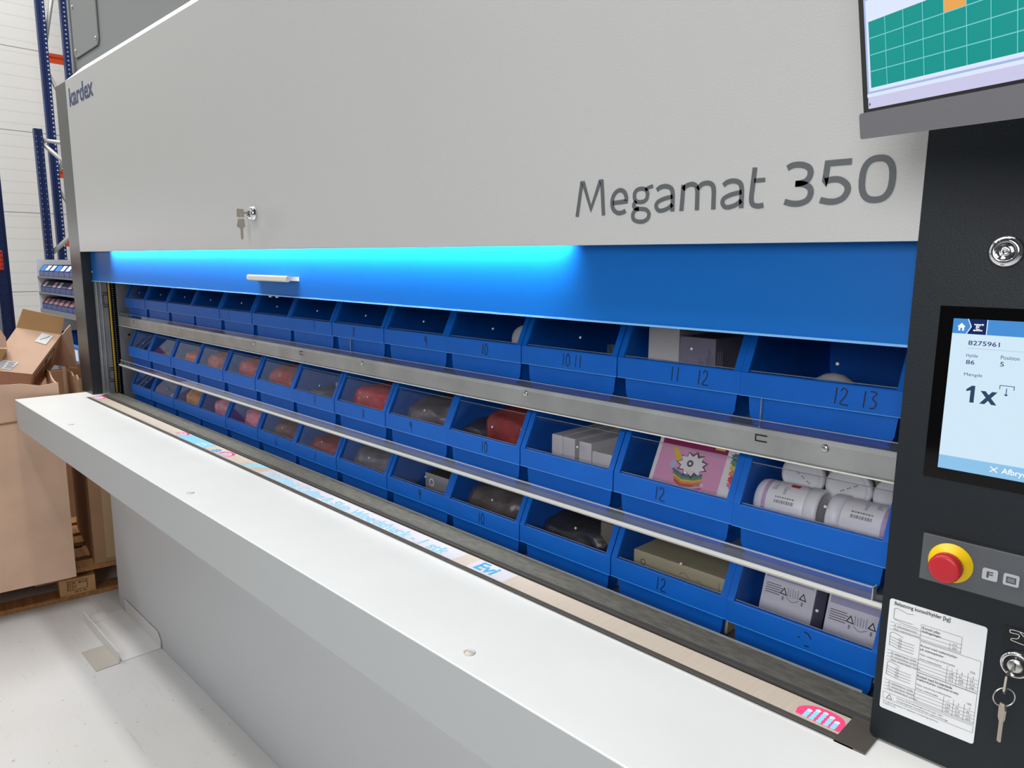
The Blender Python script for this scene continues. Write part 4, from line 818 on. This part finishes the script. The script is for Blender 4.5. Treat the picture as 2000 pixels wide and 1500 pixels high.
carton(0, 4, 'dark blue flat box on the floor of the top-row bin marked 9', -.09, .09, .06, .24, .035, mat('dark blue card', (34, 54, 104), .5), 'flat_box', 'box')

# ================================================================ left of the machine: pallet, cartons, racks
ROT = math.radians(-7.5)
# wooden pallet, local y along its front, local x to the front face
pal = thing('pallet', 'wooden pallet on the floor carrying the big brown cartons', 'pallet', (-3.672, 0.75, 0))
def PB(name, x0, x1, y0, y1, z0, z1, parent=pal, label=None, m=WOOD):
    b = MB(); b.box(x0, x1, y0, y1, z0, z1, m, Matrix.Translation(pal.location), .002, 1); return b.build(name, parent, label)
for x in (-.10, -.45, -.80): PB('bottom_board', x, x + .10, -.62, .58, 0, .022)
for q, x in enumerate((-.10, -.2825, -.465, -.6475, -.80)): PB('deck_board', x, x + .10 + .03 * (q % 2), -.62, .58, .122, .144)
for y in (-.62, -.0925, .435): PB('cross_board', -.80, 0, y, y + .145, .100, .122)
blks = []
for x in (-.10, -.45, -.80):
    for y in (-.62, -.062, .435): blks.append(PB('block', x, x + .10, y + (.062 if y == -.062 else 0), y + (.207 if y == -.062 else .145), .022, .100, m=mat('pale block wood', (196, 152, 102), .8, var=(8, .15))))
PY = Matrix.Translation(pal.location); b = MB(); T = lambda u, v: PY @ Vector((.0006, u, v)); I2 = mat('burnt brand ink', (60, 36, 22), .8)
b.frame(.030, .045, .112, .090, .0022, T, I2); b.rect(.050, .045, .052, .090, T, I2); b.text('PL - 84 216', T, I2, fit=(.055, .072, .109, .084), bold=.02); b.text('HT', T, I2, fit=(.055, .055, .068, .066), bold=.02); b.text('107 2  99', T, I2, fit=(.058, .030, .106, .040), bold=.02)
for q in range(3): b.stroke([(.034 + q * .005, .050), (.036 + q * .004, .086)], .0016, T, I2)
b.build('brand', [o for o in blks][1], 'burnt-in brand'); pal.rotation_euler.z = ROT
# the big carton on the pallet
def big_carton(label, loc, x0, x1, y0, y1, h, rag_seed, m=CARD):
    t = thing('carton', label, 'box', loc); M = Matrix.Translation(t.location); rr = random.Random(rag_seed); th = .006
    def side(name, p, q):
        b = MB(); n = 10; d = Vector(q) - Vector(p); nr = Vector((-d.y, d.x, 0)).normalized()
        top = [h + rr.uniform(-.012, .014) for _ in range(n + 1)]; P = [Vector(p) + d * (i / n) for i in range(n + 1)]
        quad = [M @ P[0], M @ P[-1]] + [M @ (P[i] + Vector((0, 0, top[i]))) for i in range(n, -1, -1)]
        b.slab(quad, nr, th, m); return b.build(name, t)
    f = side('side_panel', (x1, y0, 0), (x1, y1, 0)); side('side_panel', (x1 - th, y1, 0), (x0, y1, 0)); side('side_panel', (x0, y1, 0), (x0, y0, 0)); side('side_panel', (x0, y0, 0), (x1 - th, y0, 0))
    b = MB(); b.box(x0 + th, x1 - th, y0 + th, y1 - th, 0, .006, CARD_D, M); b.build('bottom_panel', t)
    return t, M, f
bc, M, f = big_carton('tall brown carton wrapped in film on the pallet beside the worktop end', (-3.57, 0.80, .1445), -.75, 0, -.66, 0.0, .885, 4)
b = MB(); b.slab([M @ Vector(p) for p in ((.001, -.30, .72), (.001, -.002, .74), (.001, -.002, .748), (.001, -.30, .728))], (1, 0, 0), .0012, mat('carton crease', (150, 116, 84), .8)); b.build('crease', f); bc.rotation_euler.z = ROT
b2, M, f2 = big_carton('second brown carton on the pallet half hidden behind the grey cabinet', (-3.66, 0.90, .1445), -.60, 0, 0, .42, .88, 9, mat('darker cardboard', (176, 138, 104), .75, var=(5, .1))); b2.rotation_euler.z = ROT
b3, M3, f3 = big_carton('added brown carton on the floor darkening the gap behind the pallet', (-4.72, 1.25, 0), -.21, 0, -1.75, 0.0, .92, 11, mat('darker cardboard', (176, 138, 104), .75, var=(5, .1)))  # carton put in to block the lit wall and floor behind the gaps
b = MB(); b.slab([M3 @ Vector(p) for p in ((.0006, -.9, .02), (.0006, -.82, .02), (.0006, -.82, .88), (.0006, -.9, .88))], (1, 0, 0), .0012, mat('packing tape', (190, 160, 124), .4)); b.build('tape', f3)
b = MB(); b.slab([M @ Vector(p) for p in ((.0006, .05, .02), (.0006, .09, .02), (.0006, .09, .86), (.0006, .05, .86))], (1, 0, 0), .0012, mat('packing tape', (190, 160, 124), .4)); b.build('tape', f2)
# opened box lying on top
ob = thing('open_box', 'tilted brown cardboard box with two white stickers and raised flaps on the big carton', 'box', (-3.85, .75, 1.0))
A = Vector((-4.00, .750, 1.241)); B = Vector((-4.00, .929, 1.197)); C = Vector((-3.75, .744, 1.052)); D = C + (A - B); D = Vector((-3.75, .58, 1.088))
nr = (B - C).cross(D - C).normalized()
if nr.z < 0: nr = -nr
dn = -nr
dep = .20
def P(u, v, w=0): return D + (C - D) * u + (A - D) * v * (1 - u) + (B - C) * v * u + nr * w
b = MB(); b.slab([D, C, B, A], dn, .005, CARD); topf = b.build('top_panel', ob)
b = MB(); b.slab([P(.56, .74, .0012), P(.83, .70, .0012), P(.86, .93, .0012), P(.58, .96, .0012)], nr, .0005, PAPER); st = b.build('shipping_label', topf, 'white sticker with pen stroke')
b = MB(); q = [P(.64, .80, .0019), P(.74, .86, .0019), P(.79, .92, .0019)]; b.tube(q, .0012, INK, 5); b.build('pen_stroke', st)
b = MB(); b.slab([P(.10, .06, .0012), P(.48, .04, .0012), P(.55, .22, .0012), P(.18, .24, .0012)], nr, .0005, PAPER); s2 = b.build('address_label', topf, 'white sticker with print lines')
b = MB()
for k in range(6):
    for j in range(2):
        v0 = .07 + k * .026; u0 = .14 + .19 * j + .02 * (k % 2); b.face([P(u0, v0, .0019), P(u0 + .14, v0 - .002, .0019), P(u0 + .145, v0 + .010, .0019), P(u0 + .005, v0 + .012, .0019)], mat('dim print', (96, 94, 104), .6))
b.build('print_lines', s2)
b = MB(); b.slab([C, C + dn * dep + Vector((0, .02, 0)), B + dn * dep + Vector((0, .02, 0)), B], (B - A).cross(nr).cross(nr) * 0 + (A - B).normalized(), .005, CARD); sp_ = b.build('side_panel', ob)
b = MB(); I3 = mat('brown box print', (120, 88, 60), .7); sn = (B - A).normalized() * .0012
def Q(u, v): return C + (B - C) * u + dn * dep * v + Vector((0, .02, 0)) * v + sn
for u0, u1, v0, v1 in ((.12, .50, .18, .80), (.54, .80, .18, .80)):
    for a, c in (((u0, v0), (u1, v0)), ((u1, v0), (u1, v1)), ((u1, v1), (u0, v1)), ((u0, v1), (u0, v0))): b.tube([Q(*a), Q(*c)], .0012, I3, 4)
for k in range(5): b.tube([Q(.18 + .06 * k, .30), Q(.20 + .06 * k, .70)], .0020, I3, 4)
b.face([Q(.58, .42), Q(.76, .42), Q(.76, .74), Q(.58, .74)], I3); b.build('print', sp_, 'printed brown block')
b = MB(); b.slab([D, D + dn * dep, C + dn * dep, C], (A - D).normalized(), .005, CARD); b.build('front_panel', ob)
b = MB(); b.slab([A, B, Vector((-4.02, .952, 1.277)), Vector((-4.02, .787, 1.325))], (-1, 0, .3), .005, CARD_D); b.build('flap', ob, 'raised back flap')
b = MB(); b.slab([B, Vector((-4.07, .984, 1.236)), Vector((-4.05, .992, 1.02)), B + dn * dep + Vector((0, .02, 0))], (.2, 1, .2), .005, CARD); b.build('flap', ob, 'side flap standing open')
lb = thing('open_box', 'brown box with open flaps at the left edge of the photo', 'box', (-3.9, .50, 1.0))
b = MB(); b.slab([Vector((-3.8, .30, 1.06)), Vector((-3.8, .600, 1.04)), Vector((-3.8, .672, 1.165)), Vector((-3.8, .40, 1.20))], (-1, 0, 0), .006, CARD_D); b.build('side_panel', lb)
b = MB(); b.slab([Vector((-3.81, .40, 1.20)), Vector((-3.81, .672, 1.170)), Vector((-3.81, .672, 1.215)), Vector((-3.84, .615, 1.345)), Vector((-3.84, .40, 1.45))], (-1, 0, .2), .006, CARD); b.build('flap', lb)
b = MB(); b.slab([Vector((-3.806, .600, 1.04)), Vector((-3.806, .672, 1.165)), Vector((-4.10, .70, 1.165)), Vector((-4.10, .63, 1.0))], (0, -1, 0), .006, CARD); b.build('end_panel', lb)
# ---------------------------------------------------------------- racks behind
PALEB = mat('galvanised brace', (190, 190, 188), .5, .3); HOLE = mat('pale rack hole', (196, 200, 206), .6)
def upright(parent, x, y0, y1, ztop, holes, pitch=.075, dark=False, hr=.010):
    b = MB(); w = y1 - y0; b.prism([(x - .06, y0), (x, y0), (x, y0 + w * .30), (x - .010, y0 + w * .38), (x - .010, y0 + w * .62), (x, y0 + w * .70), (x, y1), (x - .06, y1)], 'z', 0, ztop, NAVY); u = b.build('upright', parent)
    b = MB(); z = .6
    while z < ztop - .05:
        for k_ in holes: b.disc(y0 + w * k_, z, hr, lambda u_, v_: Vector((x + (.0006 if not .32 < k_ < .68 else -.0094), u_, v_)), HOLE, 8)
        z += pitch
    o = b.build('hole_row', u, 'row of punched holes'); return u
rk = thing('pallet_rack', 'tall navy blue pallet rack against the white wall with orange beam', 'rack', (-8.4, 2.1, 0))
upright(rk, -8.3, 1.972, 2.042, 5.6, [.80], .040, hr=.0078); upright(rk, -8.3, 2.176, 2.236, 5.6, [.5], .040, hr=.0078)
for p, q in (((-8.335, 1.995, 3.39), (-8.335, 2.19, 4.35)), ((-8.335, 1.995, 3.39), (-8.335, 2.20, 2.90)), ((-8.335, 2.0, 2.30), (-8.335, 2.2, 2.75)), ((-8.335, 2.0, 2.28), (-8.335, 2.2, 1.9))):
    b = MB(); b.tube([p, q], .018, PALEB, 6); b.build('brace', rk)
for z in (3.50, 2.40, 1.72):
    b = MB(); b.prism([(-8.62, z - .042), (-8.585, z - .042), (-8.585, z - .016), (-8.595, z - .010), (-8.595, z + .010), (-8.585, z + .016), (-8.585, z + .042), (-8.62, z + .042)], 'y', 2.06, 2.9, ORANGE); b.build('beam', rk, 'orange beam')
r2 = thing('storage_rack', 'shorter navy rack frame rising behind the shelf of small blue bins', 'rack', (-7.8, 1.85, 0))
upright(r2, -7.75, 1.738, 1.802, 2.692, [.18, .82], .045, hr=.0035); upright(r2, -7.75, 2.30, 2.364, 2.692, [.2], .045, hr=.0035)
for p, q in (((-7.78, 1.79, 2.60), (-7.78, 2.31, 2.58)), ((-7.78, 1.79, 2.58), (-7.78, 2.31, 2.10)), ((-7.78, 2.31, 2.10), (-7.78, 1.79, 1.60))):
    b = MB(); b.tube([p, q], .020, PALEB, 6); b.build('brace', r2)
r3 = thing('rack_upright', 'near navy rack upright with red end label at the left edge of the photo', 'rack', (-5.03, .90, 0))
b = MB(); b.prism([(-5.10, .872), (-5.0, .872), (-5.0, .92), (-5.012, .926), (-5.012, .938), (-5.10, .938)], 'z', 0, 2.45, NAVY); u3 = b.build('upright', r3)
b = MB()
for q in range(40): b.disc(.882, .3 + q * .05, .004, lambda u, v: Vector((-4.9994, u, v)), mat('dark rack hole', (8, 14, 34), .7), 8); b.disc(.912, .3 + q * .05, .004, lambda u, v: Vector((-4.9994, u, v)), mat('dark rack hole', (8, 14, 34), .7), 8)
b.build('hole_row', u3)
b = MB(); b.box(-5.0, -4.994, .82, .908, 1.49, 1.60, mat('red beam connector', (220, 66, 48), .5), None, .003, 1)
for z in (1.51, 1.535, 1.56, 1.585): b.disc(.900, z, .004, lambda u, v: Vector((-4.9935, u, v)), INK, 8)
b.build('beam_connector', r3, 'red punched connector plate'); b = MB(); b.box(-5.09, -5.0, -.9, .822, 1.50, 1.59, ORANGE, None, .004); b.build('beam', r3, 'orange beam')
# shelf of small bins
SHX0, SHX1, SHY = -7.50, -4.4, 1.60
sh_ = thing('bin_shelf', 'grey steel shelf full of small blue bins beside the carousel', 'shelf', (-6.2, 1.75, 0)); SG = mat('shelf grey', (112, 114, 121), .5)
b = MB(); b.box(SHX0 - .012, SHX0, SHY, SHY + .32, 0, 1.545, mat('shelf white end', (222, 224, 226), .5)); b.build('side_panel', sh_)
b = MB(); b.box(SHX1, SHX1 + .012, SHY, SHY + .32, 0, 1.545, SG); b.build('side_panel', sh_)
b = MB(); b.box(SHX0, SHX1, SHY + .31, SHY + .32, 0, 1.545, SG); b.build('back_panel', sh_)
LV = (1.405, 1.270, 1.125)
for z in LV:
    b = MB(); hgt = .045 if z == LV[-1] else .014; b.box(SHX0, SHX1, SHY, SHY + .31, z - hgt, z, SG); b.build('shelf_board', sh_)
for z in (.62,):
    b = MB(); b.box(SHX0, SHX1, SHY, SHY + .31, z - .014, z, SG); b.build('shelf_board', sh_)
SB = mat('small bin blue', (24, 54, 124), .45); SBL = mat('small bin light blue', (40, 132, 222), .4); SBF = mat('small bin lilac front', (82, 92, 140), .5)
def small_bin(front):
    t = thing('small_bin', '', 'bin', (0, 0, 0)); b = MB(); w = .0755
    for s in (-1, 1): b.prism([(.0, 0), (.0, .04), (.04, .095), (.25, .095), (.25, 0)], 'x', *sorted((s * w, s * (w - .003))), SB)
    b.box(-w, w, 0, .003, 0, .042, front); b.box(-w, w, .247, .25, 0, .095, SB); b.box(-w, w, 0, .25, 0, .003, SB); b.build('body', t, keep=True)
    b = MB(); b.slab([(-.068, .006, .046), (.068, .006, .046), (.068, .040, .092), (-.068, .040, .092)], (0, .8, -.6), .001, SBL if front is SBF else CLEAR); b.build('window', t)
    return t
pa = small_bin(SBF); pb = small_bin(SB); N = 9; OR2 = ['leftmost', 'second from the left', 'third from the left', 'fourth from the left', 'fifth from the left', 'sixth from the left', 'seventh from the left', 'eighth from the left', 'ninth from the left']
FILL = [(196, 60, 66), (222, 210, 212), (214, 70, 74), (226, 226, 224), (204, 66, 60), (226, 150, 156)]
used = {0: False, 1: False}
for r, z in enumerate(LV):
    for i in range(N):
        src = pa if r == 0 else pb; key = 0 if r == 0 else 1
        o = src if not used[key] else copy_tree(src); used[key] = True
        o.location = (SHX0 + .10 + i * .158, SHY + .012, z + .0005)
        tag(o, 'small blue bin, %s on the %s board of the far grey shelf' % (OR2[i], ('top', 'second', 'third')[r]), 'bin', 'small blue bins on the far shelf')
        if r == 0:
            if i in (1, 2, 4, 5, 7):
                b = MB(); L0 = o.location; b.slab([L0 + Vector(p) for p in ((-.05, .0045, .050), (.05, .0045, .050), (.055, .0385, .0905), (-.045, .0385, .0905))], (0, -.8, .6), .001, PAPER); q = b.build('paper_sheet')
                tag(q, 'white paper on the window of the top-board small bin, %s' % OR2[i], 'paper', 'papers on the small bins')
        elif (i + r) % 3 != 2 or r == 2:
            c = FILL[(i * 2 + r) % 6]; b = MB(); L0 = o.location; b.slab([L0 + Vector(p) for p in ((-.048, .010, .047), (.040, .010, .047), (.048, .040, .088), (-.040, .040, .088))], (0, .8, -.45), .03, mat('filling %d' % ((i * 2 + r) % 6), c, .6)); b.box(-.04, .04, .06, .2, .004, .05, mat('filling %d' % ((i * 2 + r) % 6), c, .6), Matrix.Translation(L0), .004); q = b.build('folded_pack')
            tag(q, '%s folded pack in the small bin, %s on the %s board' % (('red', 'pale pink', 'bright red', 'white', 'brick red', 'pink')[(i * 2 + r) % 6], OR2[i], ('', 'second', 'third')[r]), 'pack', 'folded packs in the small bins')
# larger blue boxes low behind the cartons
for q, (x, y, w, h, z) in enumerate(((-7.05, 1.63, .30, .32, .6205), (-6.62, 1.63, .30, .30, .6205), (-6.20, 1.63, .32, .34, .6205), (-5.80, 1.63, .32, .30, .6205))):
    t = thing('blue_crate', 'large blue crate on the low board under the small bins, %s from the left' % ('first', 'second', 'third', 'fourth')[q], 'crate', (x, y, z), 'large blue crates'); M = Matrix.Translation(t.location)
    b = MB(); m = mat('crate blue', (20, 84, 170), .45)
    for a in ((-w / 2, -w / 2 + .006, 0, .25), (w / 2 - .006, w / 2, 0, .25)): b.box(*a, 0, h, m, M)
    b.box(-w / 2, w / 2, 0, .006, 0, h * .8, m, M); b.box(-w / 2, w / 2, .244, .25, 0, h, m, M); b.box(-w / 2, w / 2, 0, .25, 0, .006, m, M); b.build('body', t)
    b = MB(); b.box(-w / 2, w / 2, -.008, .008, h * .78, h * .83, SBL, M); b.build('rim', t); b = MB(); b.box(-.06, .06, -.002, 0, h * .4, h * .7, PAPER, M); b.build('label_card', t, 'white label card')
